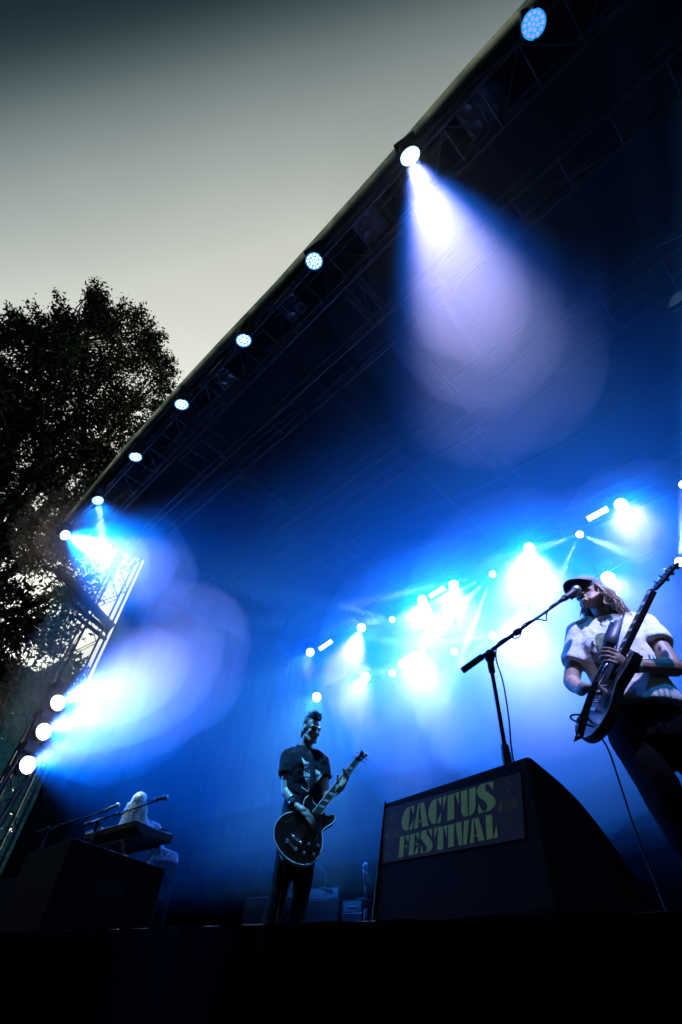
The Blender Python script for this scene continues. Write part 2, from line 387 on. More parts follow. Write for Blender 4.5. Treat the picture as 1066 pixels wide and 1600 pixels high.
def fixture(name, label, group, P, aim, r=0.115, led=E_white, ring=None, lens=E_lenswhite, rings=3, down=False):
    """hanging moving head whose lens centre is P and which points at aim"""
    P = Vector(P); d = (Vector(aim) - P).normalized(); dm = head_meshes(r)
    piv = P - d * 1.0 * r
    T = thing(name, label, 'stage light', piv, group)
    pan = math.atan2(d.y, d.x) - math.pi / 2
    Mb = Matrix.Translation(piv) @ Matrix.Rotation(pan, 4, 'Z')
    if down: Mb = Mb @ Matrix.Rotation(math.pi, 4, 'X')
    Mh = Matrix.Translation(P) @ d.to_track_quat('Z', 'Y').to_matrix().to_4x4()
    def put(nm, me, mw, m=None):
        o = link(nm, me, T); o.matrix_basis = mw
        if m is not None:
            if not me.materials: me.materials.append(None)
            o.material_slots[0].link = 'OBJECT'; o.material_slots[0].material = m
        return o
    put('base', dm['base'], Mb); put('yoke', dm['yoke'], Mb); put('clamp', dm['clamp'], Mb)
    put('head', dm['head'], Mh); put('lens', dm['lens'], Mh, lens)
    if ring is not None: put('halo_ring', dm['ring'], Mh, ring)
    k = (r, led.name, rings)
    if k not in LEDM: LEDM[k] = led_mesh('led_array', r, led, rings, 0.17 if rings == 2 else 0.115)
    o = put('led_array', LEDM[k], Mh @ Matrix.Translation((0, 0, -0.04 * r)))
    return T, d
NSPOT = [0]
def spot(T, P, d, power, color, full_deg, blend=0.85, rad=0.06):
    l = bpy.data.lights.new('beam', 'SPOT'); o = bpy.data.objects.new('beam', l); col.objects.link(o)
    l.energy = power; l.color = color; l.spot_size = R(full_deg); l.spot_blend = blend; l.shadow_soft_size = rad
    d = Vector(d).normalized()
    o.parent = T; o.matrix_parent_inverse = PINV[T.name]
    o.matrix_basis = Matrix.Translation(Vector(P) + d * 0.03) @ (-d).to_track_quat('Z', 'Y').to_matrix().to_4x4()
    NSPOT[0] += 1
    return o
LP = 6.0; LAVF = 0.2; BKF = 0.8; FANF = 1.1; AX = {}
# the row under the front truss: (pixel of lens, aim pixel, aim height above camera, led, ring, [(power, colour, angle)...], label)
GF = 'moving lights in a row under the front edge of the roof'
front = [
 ((834, 38), (770, 95), 5.0, E_violet, E_ring, E_lensblue, [(250, BLUE, 24)], 'topmost moving light under the roof edge, dim violet-blue lens with cyan crescent ring'),
 ((641, 244), (735, 480), 5.4, E_white, E_ringw, E_lenswhite, [(1700, LAV, 40), (320, BLUE, 54)], 'brilliant moving light throwing the big lavender cone, second from top of roof edge'),
 ((491, 408), (492, 520), 5.5, E_pale, E_ring, E_lensblue, [(800, (0.02, 0.25, 1.0), 17)], 'third moving light down the roof edge with a narrow straight blue beam'),
 ((381, 532), None, 0, E_pale, E_ring, E_lensblue, [(1000, (0.08, 0.45, 1.0), 14)], 'fourth moving light down the roof edge with a faint slanting blue beam'),
 ((284, 632), (283, 740), 5.6, E_pale, E_ring, E_lensblue, [(160, BLUE, 22)], 'fifth moving light down the roof edge, just right of the tree crown'),
 ((212, 714), (204, 800), 5.8, E_pale, E_ring, E_lensblue, [(900, (0.12, 0.4, 1.0), 12)], 'sixth moving light down the roof edge with a thin pale beam falling straight down'),
 ((153, 782), (0, 0), 0, E_pale, E_ring, E_lensblue, [(1300, (0.40, 0.68, 1.0), 10), (130, BLUE, 80)], 'seventh moving light down the roof edge, small lens above the left white cloud'),
 ((102, 836), (260, 905), 5.6, E_white, E_ringw, E_lenswhite, [(1500, LAV, 32), (1300, BLUE, 56)], 'lowest moving light at the roof corner throwing the left white cloud of light'),
]
for lp, ap, az, led, ring, lens, beams, label in front:
    P = at_z(lp, 7.2); T, d = fixture('moving_head_light', label, GF, P, Vector((-3.55, 2.95, ZS + 1.2)) if ap is None else (Vector((-6.8, 2.98, ZS + 1.4)) if ap == (0, 0) else at_z(ap, az)), 0.105, led, ring, lens, 2)
    for pw, c, an in beams: spot(T, P, d, pw * LP * (LAVF if c == LAV else 1.0), c, an)
    AX['front%d' % front.index((lp, ap, az, led, ring, lens, beams, label))] = (P, d)
# two unseen lamps added further along the truss to brighten the singer
for x, aim, pw, c, an in ((2.85, (-0.72, 2.7, ZS + 1.42), 1300, (0.46, 0.48, 1.0), 9), (4.55, (-0.72, 2.75, ZS + 1.35), 300, (0.0, 0.26, 1.0), 9)):
    P = Vector((x, 1.0, ZC + 7.2)); T, d = fixture('moving_head_light', 'added unseen moving light on the front truss at the right, brightening the singer' if x < 3 else 'added unseen far right moving light on the front truss, blue fill on the singer', GF, P, aim, 0.125, E_pale, E_ring, E_lensblue)
    spot(T, P, d, pw * LP, c, an)
# four-lamp blinders on the front truss
M_blind = mat('blinder_reflector', (0.10, 0.10, 0.09), 0.3, 0.9)
for i, bp_ in enumerate([(748, 176), (577, 351), (455, 480), (349, 590)]):
    c = at_z(bp_, 7.5); T = thing('blinder_light', ('uppermost', 'second', 'third', 'lowest')[i] + ' unlit four-lamp blinder on the front truss beneath the roof edge', 'stage light', c, 'four-lamp blinders')
    MB().box((c.x - 0.2, c.y - 0.2, c.z + 0.02), (c.x + 0.2, c.y + 0.2, c.z + 0.16)).build('housing', M_black, T, bevel=0.01)
    for sx in (-0.1, 0.1):
        for sy in (-0.1, 0.1):
            MB().lathe([(0.085, 0.02), (0.085, 0.0), (0.07, 0.003), (0.04, 0.012), (0.001, 0.016)], 16, Matrix.Translation((c.x + sx, c.y + sy, c.z))).build('lamp', M_blind, T, smooth=True)
# back rows, hung at y = 8 (upper truss and lower pipe)
GBk = 'wash lights hanging in two rows at the back of the stage'
back = [
 # lens px, aim px, aim y, [(power, colour, angle)], label
 ((565, 981), (520, 1110), 5.2, [(2000, LAV, 20), (500, BLUE, 50)], 'upper back wash light left of centre with a white cone slanting down left'),
 ((485, 1019), (462, 1060), 6.0, [(600, LAV, 20), (200, BLUE, 50)], 'leftmost back wash light of the upper row with a short pale beam'),
 ((571, 1058), (545, 1110), 5.6, [(900, LAV, 18), (300, BLUE, 44)], 'lower back wash light left of the big glow with a narrow slanting beam'),
 ((495, 1089), (477, 1130), 5.6, [(1000, LAV, 18), (300, BLUE, 44)], 'lower back wash light shining directly above the bass player'),
 ((660, 937), (655, 1060), 5.2, [(800, LAV, 27), (700, BLUE, 70)], 'upper back wash light at the left of the central white glow'),
 ((709, 914), (715, 1040), 5.2, [(800, LAV, 27), (700, BLUE, 70)], 'upper back wash light just left of the largest starburst'),
 ((659, 1024), (640, 1120), 5.0, [(900, LAV, 27), (700, BLUE, 70)], 'lower back wash light in the middle of the central white glow'),
 ((827, 856), (835, 1010), 5.2, [(1500, LAV, 30), (900, BLUE, 70)], 'upper back wash light pouring a wide white cone straight down above the microphone stand'),
 ((818, 962), (812, 1090), 5.0, [(900, LAV, 30), (700, BLUE, 70)], 'lower back wash light glowing right behind the microphone boom'),
 ((950, 903), (1010, 985), 5.2, [(420, LAV, 23), (300, BLUE, 60)], 'lower back wash light with visible dots beside the singer cap'),
 ((970, 788), (1025, 880), 5.5, [(620, LAV, 27), (400, BLUE, 60)], 'upper back wash light with visible dots at the far right above the singer'),
]
for lp, ap, ay, beams, label in back:
    P = at_y(lp, 8.0); T, d = fixture('wash_light', label, GBk, P, at_y(ap, ay), 0.115, E_white, None, E_lenswhite)
    for pw, c, an in beams: spot(T, P, d, pw * LP * (LAVF * 2.3 if c[0] > 0.1 else BKF), c, an * 0.88 if c[0] > 0.1 else min(140, an * 1.1))
# strobe bars between them
GSt = 'bright strobe bars among the back lights'
for i, (p, tilt, pw, label) in enumerate([
    ((509, 1008), 12, 4, 'small glowing strobe bar left of centre beside the leftmost back wash light'),
    ((683, 925), 12, 8, 'blurred glowing strobe bar between two wash lights in the central glow'),
    ((637, 1030), 12, 8, 'lower glowing strobe bar at the left of the central white glow'),
    ((848, 943), 12, 8, 'glowing strobe bar behind the microphone boom'),
    ((934, 803), 12, 8, 'clear-edged white strobe bar at the upper right next to the dotted wash light')]):
    c = at_y(p, 8.0); T = thing('strobe_bar', label, 'strobe', c, GSt)
    n = (CAM - c).normalized(); n = (n + Vector((0.25, 0, -0.3))).normalized()
    Mw = Matrix.Translation(c) @ Matrix(((1, 0, 0), (0, 0, 1), (0, 1, 0))).to_4x4()
    xx = Vector((1, 0, 0)); yy = n.cross(xx).normalized(); xx = yy.cross(n).normalized()
    Mw = Matrix((xx, yy, n)).transposed().to_4x4(); Mw.translation = c
    MB().box((-0.23, -0.085, -0.10), (0.23, 0.085, -0.004), Mw).build('housing', M_black, T, bevel=0.006)
    MB().box((-0.205, -0.05, -0.004), (0.205, 0.05, 0.004), Mw).build('tube_window', E_white, T)
    MB().tube([c + yy * 0.08 - n * 0.05, c + Vector((0, 0.05, 0.28))], 0.012, 6).build('bracket', M_blackm, T)
    spot(T, c + n * 0.02, n, pw * LP, (0.3, 0.45, 1.0), 120, 1.0, 0.1)
# beam lights that break into fans of thin rays
GBm = 'beam lights splitting into fans of thin rays'
fans = [
 # lens px, [(ray end px)], ray y, power, width, label
 ((770, 897), [(712, 925), (722, 945), (742, 970), (700, 912)], 7.0, 4800, 2.4, 'largest starburst light, its thin rays fanning to the left above the central glow'),
 ((710, 1018), [(660, 1010), (665, 1030), (675, 1050), (690, 1060)], 7.0, 1440, 2.2, 'small fan light on the lower row shining left of the microphone stand'),
 ((770, 993), [(725, 985), (728, 1000), (740, 1020)], 7.0, 1440, 2.2, 'small fan light just above the microphone boom'),
 ((613, 968), [(590, 962), (594, 970)], 7.0, 800, 2.2, 'tiny fan light pointing left at the upper left edge of the central glow'),
 ((613, 1052), [(575, 1055), (580, 1046), (585, 1066)], 7.0, 960, 2.2, 'tiny fan light on the lower row left of the central glow'),
 ((906, 835), [(945, 850), (862, 850), (885, 880)], 7.0, 1440, 2.4, 'starburst light above the singer cap with rays spreading downward'),
 ((1062, 878), [(1085, 800), (1110, 840), (1115, 880), (1105, 905), (1068, 810)], 7.0, 1120, 3.0, 'starburst light half hidden by the guitar headstock'),
 ((1068, 757), [(1063, 640), (1075, 640), (1085, 690), (1059, 690)], 7.0, 320, 2.6, 'beam light at the right picture edge sending a pale ray upward'),
]
for lp, ends, ry, pw, wd, label in fans:
    P = at_y(lp, 8.0); ax = at_y(lp, 5.0)
    T, d = fixture('beam_light', label, GBm, P, ax, 0.07, E_white, None, E_white, rings=1)
    for q, e in enumerate(ends):
        dd = (at_y(e, ry) - P).normalized()
        spot(T, P, dd, pw * LP * FANF * (1.0, 0.7, 1.2, 0.5)[q % 4], (0.34, 0.54, 0.9), 1.6 * wd * (1.0, 1.5, 0.8)[q % 3], 0.7, 0.02)
for p, label in (((447, 1048), 'tiny dim unlit beam light left above the bass player'),):
    P = at_y(p, 8.0); fixture('beam_light', label, GBm, P, P + Vector((-0.6, -0.6, -0.5)), 0.07, E_violet, None, E_lensblue, rings=1)
# three side lights on the left tower
GS = 'side lights stacked on the left tower'
for p, pw, label in (((91, 1098), 1100, 'highest of the three glaring side lights on the left tower'),
                     ((69, 1143), 1100, 'middle of the three glaring side lights on the left tower'),
                     ((44, 1195), 900, 'lowest of the three glaring side lights on the left tower')):
    P = at_x(p, TW.x + 0.42); aim = P + Vector((3.0, 0.75, 0.35 if p[1] < 1150 else 0.5))
    T, d = fixture('side_wash_light', label, GS, P, aim, 0.15, E_white, None, E_white)
    spot(T, P, d, pw * LP * LAVF * 0.8, LAV, 38); AX['side%d' % ((91, 69, 44).index(p[0]))] = (P, d); spot(T, P, d + Vector((0, 0.1, -0.12)), pw * 0.5 * LP, BLUE, 64)
    bar('mounting_arm', P - d * 0.2, (TW.x + 0.2, TW.y, P.z), 0.02, M_blackm, T)

# ------------------------------------------------------------------ stage smoke: thin haze everywhere and denser drifting puffs
from mathutils import noise as mnoise
def smoke_mat(name, dens, g=0.25, c=(1.0, 0.90, 0.98)):
    m = bpy.data.materials.new(name); m.use_nodes = True; nt = m.node_tree; nt.nodes.clear()
    v = nt.nodes.new('ShaderNodeVolumePrincipled'); o = nt.nodes.new('ShaderNodeOutputMaterial')
    v.inputs['Color'].default_value = (*c, 1); v.inputs['Density'].default_value = dens; v.inputs['Anisotropy'].default_value = g
    nt.links.new(v.outputs[0], o.inputs['Volume']); return m
x0, x1, yb_, zt_ = XL - 0.6, XR + 0.6, YB + 0.9, ZC + 7.85
lowf = [(x1, 3.9), (-2.0, 3.6), (-5.0, 3.25), (-9.0, 2.7), (-11.0, 2.3), (x0, 2.2)]; topf = [(x1, 1.0), (-2.0, 0.99), (-5.0, 0.99), (-9.0, 1.0), (-11.0, 1.15), (x0, 1.5)]
def haze_body(zf, zb, dens):
    h = MB(); k = len(lowf) + 2
    h.v = [(x, y, ZS + zf) for x, y in lowf] + [(x0, yb_, ZS + zb), (x1, yb_, ZS + zb)] + [(x, y, zt_) for x, y in topf] + [(x0, yb_, zt_), (x1, yb_, zt_)]
    h.f = [tuple(range(k)), tuple(range(2 * k - 1, k - 1, -1))] + [(i, (i + 1) % k, k + (i + 1) % k, k + i) for i in range(k)]
    return stuff(h.build('stage_haze', smoke_mat('stage_haze', dens, 0.25, (0.12, 0.66, 1.0))))
haze_body(0.4, 2.2, 0.012); haze_body(0.6, 4.2, 0.010); hz = haze_body(0.3, 3.0, 0.012)
hz['label'] = 'thin smoke haze filling the whole stage under the roof'; hz['category'] = 'haze'
def puff(c, radii, d=(0, 0, 1), dens=0.1, seed=0, lump=0.11):
    bm = bmesh.new(); bmesh.ops.create_icosphere(bm, subdivisions=4, radius=1.0)
    q = Vector(d).normalized().to_track_quat('Z', 'Y').to_matrix()
    off = Vector((seed * 3.7, seed * 1.9, seed * 5.3))
    for v in bm.verts:
        n = v.co.copy()
        k = 1 + lump * mnoise.noise(n * 1.6 + off) + lump * 0.6 * mnoise.noise(n * 3.7 + off) + lump * 0.3 * mnoise.noise(n * 8 + off)
        v.co = Vector(c) + q @ Vector((n.x * radii[0] * k, n.y * radii[1] * k, n.z * radii[2] * k))
    me = bpy.data.meshes.new('smoke_puff'); bm.to_mesh(me); bm.free()
    key = round(dens, 3)
    if key not in PUFFM: PUFFM[key] = smoke_mat('smoke_puff', dens)
    me.materials.append(PUFFM[key]); o = bpy.data.objects.new('smoke_puff', me); col.objects.link(o); stuff(o); return o
PUFFM = {}
def cloud(c, radii, d=(0, 0, 1), dens=0.2, seed=0, layers=((1.4, 0.16), (1.05, 0.26), (0.7, 0.42))):
    for k, (sc, f) in enumerate(layers):
        puff(c, [r * sc for r in radii], d, dens * f, seed + 0.37 * k)
for nm, t, rad, dens, seed in (('front1', 1.75, (1.0, 1.0, 1.65), 0.16, 1), ('front7', 1.6, (1.2, 1.0, 1.7), 0.3, 2), ('side0', 1.9, (1.2, 1.2, 1.9), 0.28, 3)):
    P, d = AX[nm]; cloud(P + d * t, rad, d, dens, seed)
for p, y, rad, dens, seed in (((650, 1010), 6.7, (1.7, 1.2, 1.7), 0.2, 4), ((825, 985), 6.6, (1.6, 1.2, 2.0), 0.2, 5), ((1000, 830), 7.2, (0.9, 0.8, 0.9), 0.2, 6), ((540, 1035), 7.2, (0.8, 0.7, 0.8), 0.15, 7), ((840, 1110), 5.8, (2.0, 1.3, 1.1), 0.1, 8)):
    cloud(at_y(p, y), rad, (0, 0, 1), dens, seed, ((1.35, 0.36), (0.8, 0.54)))
# ------------------------------------------------------------------ the tree beside the stage
M_leaf = mat('dark_leaf', (0.013, 0.024, 0.014), 0.9, noise=0.4, nscale=0.7, spec=0.05)
M_bark = mat('bark', (0.055, 0.045, 0.035), 0.9, noise=0.3, nscale=6, bump=0.6, bscale=14)
def build_tree():
    base = Vector((-17.6, -0.4, 0.0))
    T = thing('broadleaf_tree', 'tall dark leafy tree standing at the left beside the stage roof', 'tree', base)
    top = [(-260, 640), (-150, 560), (-60, 530), (0, 512), (28, 496), (60, 492), (88, 480), (112, 496), (128, 500), (140, 464), (150, 458), (166, 468), (180, 482), (216, 497), (240, 522), (268, 560), (274, 585), (262, 615), (248, 650), (215, 700), (170, 770), (185, 840), (178, 905), (150, 960), (110, 1000), (70, 1060), (45, 1120), (-40, 1150), (-160, 1100), (-300, 900)]
    poly = []
    for i in range(len(top)):                 # ragged outline
        a, b = np.array(top[i], float), np.array(top[(i + 1) % len(top)], float); k = max(1, int(np.linalg.norm(b - a) / 14))
        for q in range(k):
            p = a + (b - a) * q / k; poly.append(p + np.array([rng.normal(0, 5), rng.normal(0, 7)]))
    poly = np.array(poly)
    def inside(P):
        x, y = P[:, 0], P[:, 1]; c = np.zeros(len(P), bool); j = len(poly) - 1
        for i in range(len(poly)):
            xi, yi = poly[i]; xj, yj = poly[j]
            c ^= ((yi > y) != (yj > y)) & (x < (xj - xi) * (y - yi) / (yj - yi + 1e-9) + xi); j = i
        return c
    cent = []
    while len(cent) < 3300:                   # twig ends, spread through the crown's depth
        P = rng.uniform((-300, 455), (285, 1150), (4000, 2)); P = P[inside(P)]
        for p in P:
            lowgap = 1.0 if p[1] < 760 else max(0.55, 1.0 - (p[1] - 760) / 330)
            n = 0.7 * mnoise.noise(Vector((p[0] * 0.024, p[1] * 0.024, 3.1))) + 0.7 * mnoise.noise(Vector((p[0] * 0.055, p[1] * 0.055, 7.0)))
            if rng.random() < lowgap * (1.0 if n > (-0.10 if p[1] < 740 else 0.06) else (0.12 if p[1] < 740 else 0.03)):
                cent.append((p[0], p[1]))
            if len(cent) >= 3300: break
    C = []
    for p in cent:
        r = ray(p); el = math.asin(r.z)
        dist = 16.5 + rng.normal(0, 1.7); dist = min(max(dist, 13.2), 21.0)
        C.append(at_h(p, dist))
    tw = [(142, 462, 16.2), (150, 457, 16.2), (158, 470, 16.3), (146, 478, 16.2), (152, 490, 16.3), (165, 478, 16.4), (88, 482, 16.5), (180, 486, 16), (215, 500, 16.2), (238, 524, 16.2), (270, 562, 16.4), (240, 505, 16.3), (272, 580, 16)]
    for i in range(0, len(poly), 1):           # sprigs sticking out of the outline
        x, y = poly[i]
        if y < 640 and x < 285 and rng.random() < 0.8:
            ox, oy = x - 100, y - 720; l = math.hypot(ox, oy); tw.append((x + ox / l * rng.uniform(2, 15), y + oy / l * rng.uniform(2, 15), rng.uniform(15.4, 17.4)))
    tw = [(x + (px_ - x) * q * 0.05, y + (py_ - y) * q * 0.05, d) for (x, y, d) in tw for q in range(5) for (px_, py_) in ((140, 640),)]
    for (x, y, d) in tw: C.append(at_h((x, y), d))
    Cn = np.array([list(c) for c in C]); K = len(Cn)
    # leaves: one small folded diamond each, all through the crown
    per = 30; n = K * per
    pos = np.repeat(Cn, per, 0) + rng.normal(0, 1, (n, 3)) * np.array([0.25, 0.25, 0.20])
    pos[-len(tw) * per:] = np.repeat(Cn[-len(tw):], per, 0) + rng.normal(0, 1, (len(tw) * per, 3)) * 0.14
    ax = rng.normal(0, 1, (n, 3)); ax[:, 2] -= 0.5; ax /= np.linalg.norm(ax, axis=1)[:, None]
    b = np.cross(ax, rng.normal(0, 1, (n, 3))); b /= np.linalg.norm(b, axis=1)[:, None]
    L = rng.uniform(0.065, 0.13, n)[:, None]; W = L * 0.42
    nn = np.cross(ax, b)
    V = np.stack([pos - ax * L, pos + b * W + nn * L * 0.15, pos + ax * L, pos - b * W + nn * L * 0.15], 1).reshape(-1, 3)
    me = bpy.data.meshes.new('crown'); me.vertices.add(4 * n); me.vertices.foreach_set('co', V.ravel())
    me.loops.add(4 * n); me.loops.foreach_set('vertex_index', np.arange(4 * n, dtype=np.int32))
    me.polygons.add(n); me.polygons.foreach_set('loop_start', np.arange(0, 4 * n, 4, dtype=np.int32))
    me.polygons.foreach_set('loop_total', np.full(n, 4, np.int32)); me.update(); me.validate()
    me.materials.append(M_leaf); o = link('crown', me, T); stuff(o)
    # trunk and limbs
    fork = base + Vector((0.3, 0.2, 6.0))
    MB().tube([base, base + Vector((0.1, 0.05, 2)), base + Vector((0.15, 0.2, 4)), fork], [0.55, 0.44, 0.38, 0.34], 14).build('trunk', M_bark, T, smooth=True)
    att = [((70, 745), 16.2), ((95, 842), 15.6), ((30, 620), 17.0), ((150, 600), 16.4), ((110, 700), 17.4), ((200, 640), 16.5), ((140, 905), 15.2), ((-90, 680), 17.5), ((-150, 820), 17.0), ((40, 990), 15.8), ((100, 540), 16.4)]
    limbs = []
    for k, (p, d) in enumerate(att):
        e = at_h(p, d); st = base.lerp(fork, 0.75 + 0.25 * rng.random()) if e.z < 11 else fork
        pts = []
        for q in range(9):
            t = q / 8; w = Vector(rng.normal(0, 0.16, 3)) * math.sin(math.pi * t)
            pts.append(st.lerp(e, t) + w + Vector((0, 0, 0.9 * math.sin(math.pi * t) * (1 if e.z > 9 else 0.5))))
        MB().tube(pts, [0.22 * (1 - 0.85 * q / 8) + 0.02 for q in range(9)], 8).build('limb', M_bark, T, smooth=True)
        limbs += pts[3:]
    tb = MB(); La = np.array([list(p) for p in limbs])
    for i in list(rng.choice(K - len(tw), 620, replace=False)) + list(range(K - len(tw), K, 5)):
        c = Cn[i]; j = int(np.argmin(np.linalg.norm(La - c, axis=1))); s = Vector(La[j]); c = Vector(c)
        m1 = s.lerp(c, 0.5) + Vector(rng.normal(0, 0.15, 3)); r0 = min(0.06, 0.012 + 0.012 * (c - s).length)
        tb.tube([s, s.lerp(m1, 0.5) + Vector(rng.normal(0, 0.05, 3)), m1, m1.lerp(c, 0.5) + Vector(rng.normal(0, 0.06, 3)), c], [r0, r0 * 0.75, r0 * 0.55, r0 * 0.35, 0.004], 4, caps=False)
    o = tb.build('branches', M_bark, T, smooth=True); o.name = 'branchwork'; stuff(o)
build_tree()
def hedge_tree(label, c, rx, ry, h, seed):
    T = thing('broadleaf_tree', label, 'tree', c, 'dense low trees beyond the side of the stage')
    g2 = np.random.default_rng(seed); n = 36000; c = Vector(c)
    u = g2.normal(0, 1, (n, 3)); u /= np.linalg.norm(u, axis=1)[:, None]
    r = g2.uniform(0.45, 1.0, n) ** 0.5
    k = np.array([1 + 0.3 * mnoise.noise(Vector(v) * 2.2 + Vector((seed, 0, 0))) for v in u])
    pos = np.array([c.x, c.y, h * 0.56]) + u * (r * k)[:, None] * np.array([rx, ry, h * 0.46])
    ax = g2.normal(0, 1, (n, 3)); ax /= np.linalg.norm(ax, axis=1)[:, None]
    b = np.cross(ax, g2.normal(0, 1, (n, 3))); b /= np.linalg.norm(b, axis=1)[:, None]
    L = g2.uniform(0.10, 0.2, n)[:, None]
    V = np.stack([pos - ax * L, pos + b * L * .45, pos + ax * L, pos - b * L * .45], 1).reshape(-1, 3)
    me = bpy.data.meshes.new('crown'); me.from_pydata([], [], []); me.vertices.add(4 * n); me.vertices.foreach_set('co', V.ravel())
    me.loops.add(4 * n); me.loops.foreach_set('vertex_index', np.arange(4 * n, dtype=np.int32))
    me.polygons.add(n); me.polygons.foreach_set('loop_start', np.arange(0, 4 * n, 4, dtype=np.int32)); me.polygons.foreach_set('loop_total', np.full(n, 4, np.int32)); me.update(); me.validate()
    me.materials.append(M_leaf); stuff(link('crown', me, T))
    MB().tube([c, c + Vector((0.1, 0, h * 0.3)), c + Vector((0, 0.1, h * 0.7))], [0.22, 0.17, 0.06], 8).build('trunk', M_bark, T, smooth=True)
hedge_tree('dense dark tree low behind the left tower, nearest the masking drape', (-24.0, 4.6, 0), 3.8, 3.4, 11, 1)
hedge_tree('dense dark tree low at the left picture edge behind the three side lights', (-22.5, 0.8, 0), 3.4, 3.4, 9.5, 2)
hedge_tree('dense dark tree at the far left, mostly cut off by the picture edge', (-22.0, -4.6, 0), 3.2, 3.2, 7.5, 3)

# ------------------------------------------------------------------ monitor wedge with the festival poster
def lv(a, b, t): return Vector(a).lerp(Vector(b), t)
FL = 0.18                                     # stage floor above the camera
TL, TR = at_z((600, 1255), 0.60), at_z((825, 1180), 0.60)
wv = TR - TL; wd = wv.normalized(); dn = Vector((-wd.y, wd.x, 0)).normalized()
if dn.y < 0: dn = -dn
BL = at_z((579, 1450), FL); foot = BL - TL      # front face leans back a little
BR = TR + foot
sidepx = [(833, 1184), (842, 1192), (858, 1205), (880, 1224), (905, 1249), (930, 1279), (955, 1312), (980, 1347), (1005, 1384), (1030, 1421)]
prof = [BR, TR] + [at_plane(p, TR, wd) for p in sidepx]
last = prof[-1]; prof.append(Vector((last.x, last.y, ZS)) + dn * max(0.04, (last.z - ZS) * 0.7))
cab = thing('monitor_wedge', 'black stage monitor with the CACTUS FESTIVAL poster on its audience side', 'monitor speaker', (BL + BR) / 2)
body = MB().prism(prof, -wv).build('cabinet', M_tuff, cab, bevel=0.012)
fn = foot.cross(wd).normalized()
if fn.dot(CAM - TL) < 0: fn = -fn
def face(p, off=0.0): return at_plane(p, TL, fn) + fn * off
M_poster = mat('poster_brown', (0.020, 0.011, 0.010), 0.7, noise=0.25, nscale=14)
M_green = mat('poster_green', (0.58, 0.78, 0.18), 0.7, noise=0.12, nscale=40)
M_olive = mat('poster_dull_olive', (0.22, 0.19, 0.03), 0.7, noise=0.3, nscale=30)
poster = MB().prism([face(p, 0.002) for p in ((600.5, 1265), (815, 1208), (822, 1311), (599.5, 1350))], fn * 0.002).build('poster', M_poster, cab)
def Zm(x0, y0, s): return lambda pts: [(x0 + a / s, y0 + b / s) for a, b in pts]
zA, zB, zC_ = Zm(620, 1215, 11.844), Zm(700, 1215, 11.844), Zm(770, 1195, 12.3)
letters = {
 'C': [zA([(268, 545), (215, 570), (165, 635), (130, 720), (108, 810), (112, 890), (130, 960), (165, 995), (210, 1000), (236, 990), (250, 780)]), zA([(280, 552), (348, 520), (333, 690)]), zA([(245, 982), (328, 770), (310, 968)])],
 'A': [zA([(418, 492), (440, 488), (412, 945), (330, 968)]), zA([(450, 485), (525, 470), (607, 900), (490, 925)]), zA([(425, 810), (478, 800), (480, 826), (424, 834)])],
 'C.': [zA([(760, 400), (705, 420), (650, 480), (615, 580), (602, 680), (620, 780), (660, 850), (700, 872), (745, 865), (752, 640)]), zA([(770, 402), (855, 375), (838, 545)]), zA([(755, 855), (850, 640), (830, 848)])],
 'T': [zA([(880, 365), (945, 345), (880, 610)]), zB([(18, 345), (135, 310), (140, 780), (10, 815)]), zB([(150, 305), (225, 280), (220, 525)]) ],
 'U': [zB([(258, 270), (375, 238), (395, 720), (350, 738), (305, 720), (272, 670), (265, 500)]), zB([(412, 225), (535, 190), (530, 560), (510, 650), (470, 700), (415, 718)])],
 'S': [zB([(860, 90), (855, 255), (800, 170), (760, 130), (725, 140), (705, 190), (720, 250), (790, 310), (860, 360), (900, 430), (905, 500), (870, 570), (810, 620), (715, 655), (745, 600), (752, 540), (730, 480), (680, 430), (610, 390), (565, 330), (552, 260), (575, 195), (620, 150), (700, 120)]), zB([(580, 680), (582, 490), (640, 600), (685, 640), (740, 645), (660, 665)])],
 'F': [zA([(82, 1105), (163, 1090), (140, 1480), (55, 1492)]), zA([(178, 1090), (250, 1072), (232, 1205)]), zA([(160, 1275), (220, 1262), (200, 1315)])],
 'E': [zA([(270, 1065), (355, 1045), (330, 1440), (240, 1455)]), zA([(362, 1042), (440, 1022), (428, 1175)]), zA([(352, 1238), (415, 1222), (390, 1265)]), zA([(340, 1432), (425, 1240), (410, 1420)])],
 'S.': [zA([(590, 975), (570, 1020), (580, 1070), (640, 1140), (680, 1210), (685, 1290), (660, 1350), (610, 1390), (520, 1410), (565, 1380), (585, 1320), (570, 1270), (510, 1200), (468, 1130), (465, 1060), (490, 1005), (530, 985)]), zA([(605, 972), (680, 958), (665, 1120)]), zA([(460, 1420), (470, 1260), (515, 1410)])],
 'T.': [zA([(715, 955), (778, 940), (715, 1150)]), zA([(788, 935), (885, 912), (880, 1338), (770, 1352)]), zA([(890, 912), (955, 895), (945, 1115)])],
 'I': [zB([(25, 890), (135, 868), (132, 1290), (25, 1310)])],
 'V': [zB([(160, 858), (270, 832), (288, 1262), (220, 1275)]), zB([(318, 820), (418, 797), (368, 1240), (302, 1255)])],
 'A.': [zB([(470, 785), (498, 778), (505, 1215), (425, 1232)]), zB([(508, 775), (590, 757), (702, 1170), (585, 1195)]), zB([(505, 1078), (562, 1072), (566, 1096), (505, 1100)])],
 'L': [zB([(718, 725), (838, 697), (860, 1140), (740, 1165)]), zB([(925, 885), (948, 1120), (870, 1140)])],
}
for k, polys in letters.items():
    b = MB()
    for pl in polys: b.prism([face(p, 0.0035) for p in pl], fn * 0.0015)
    b.build('letter', M_green, poster)
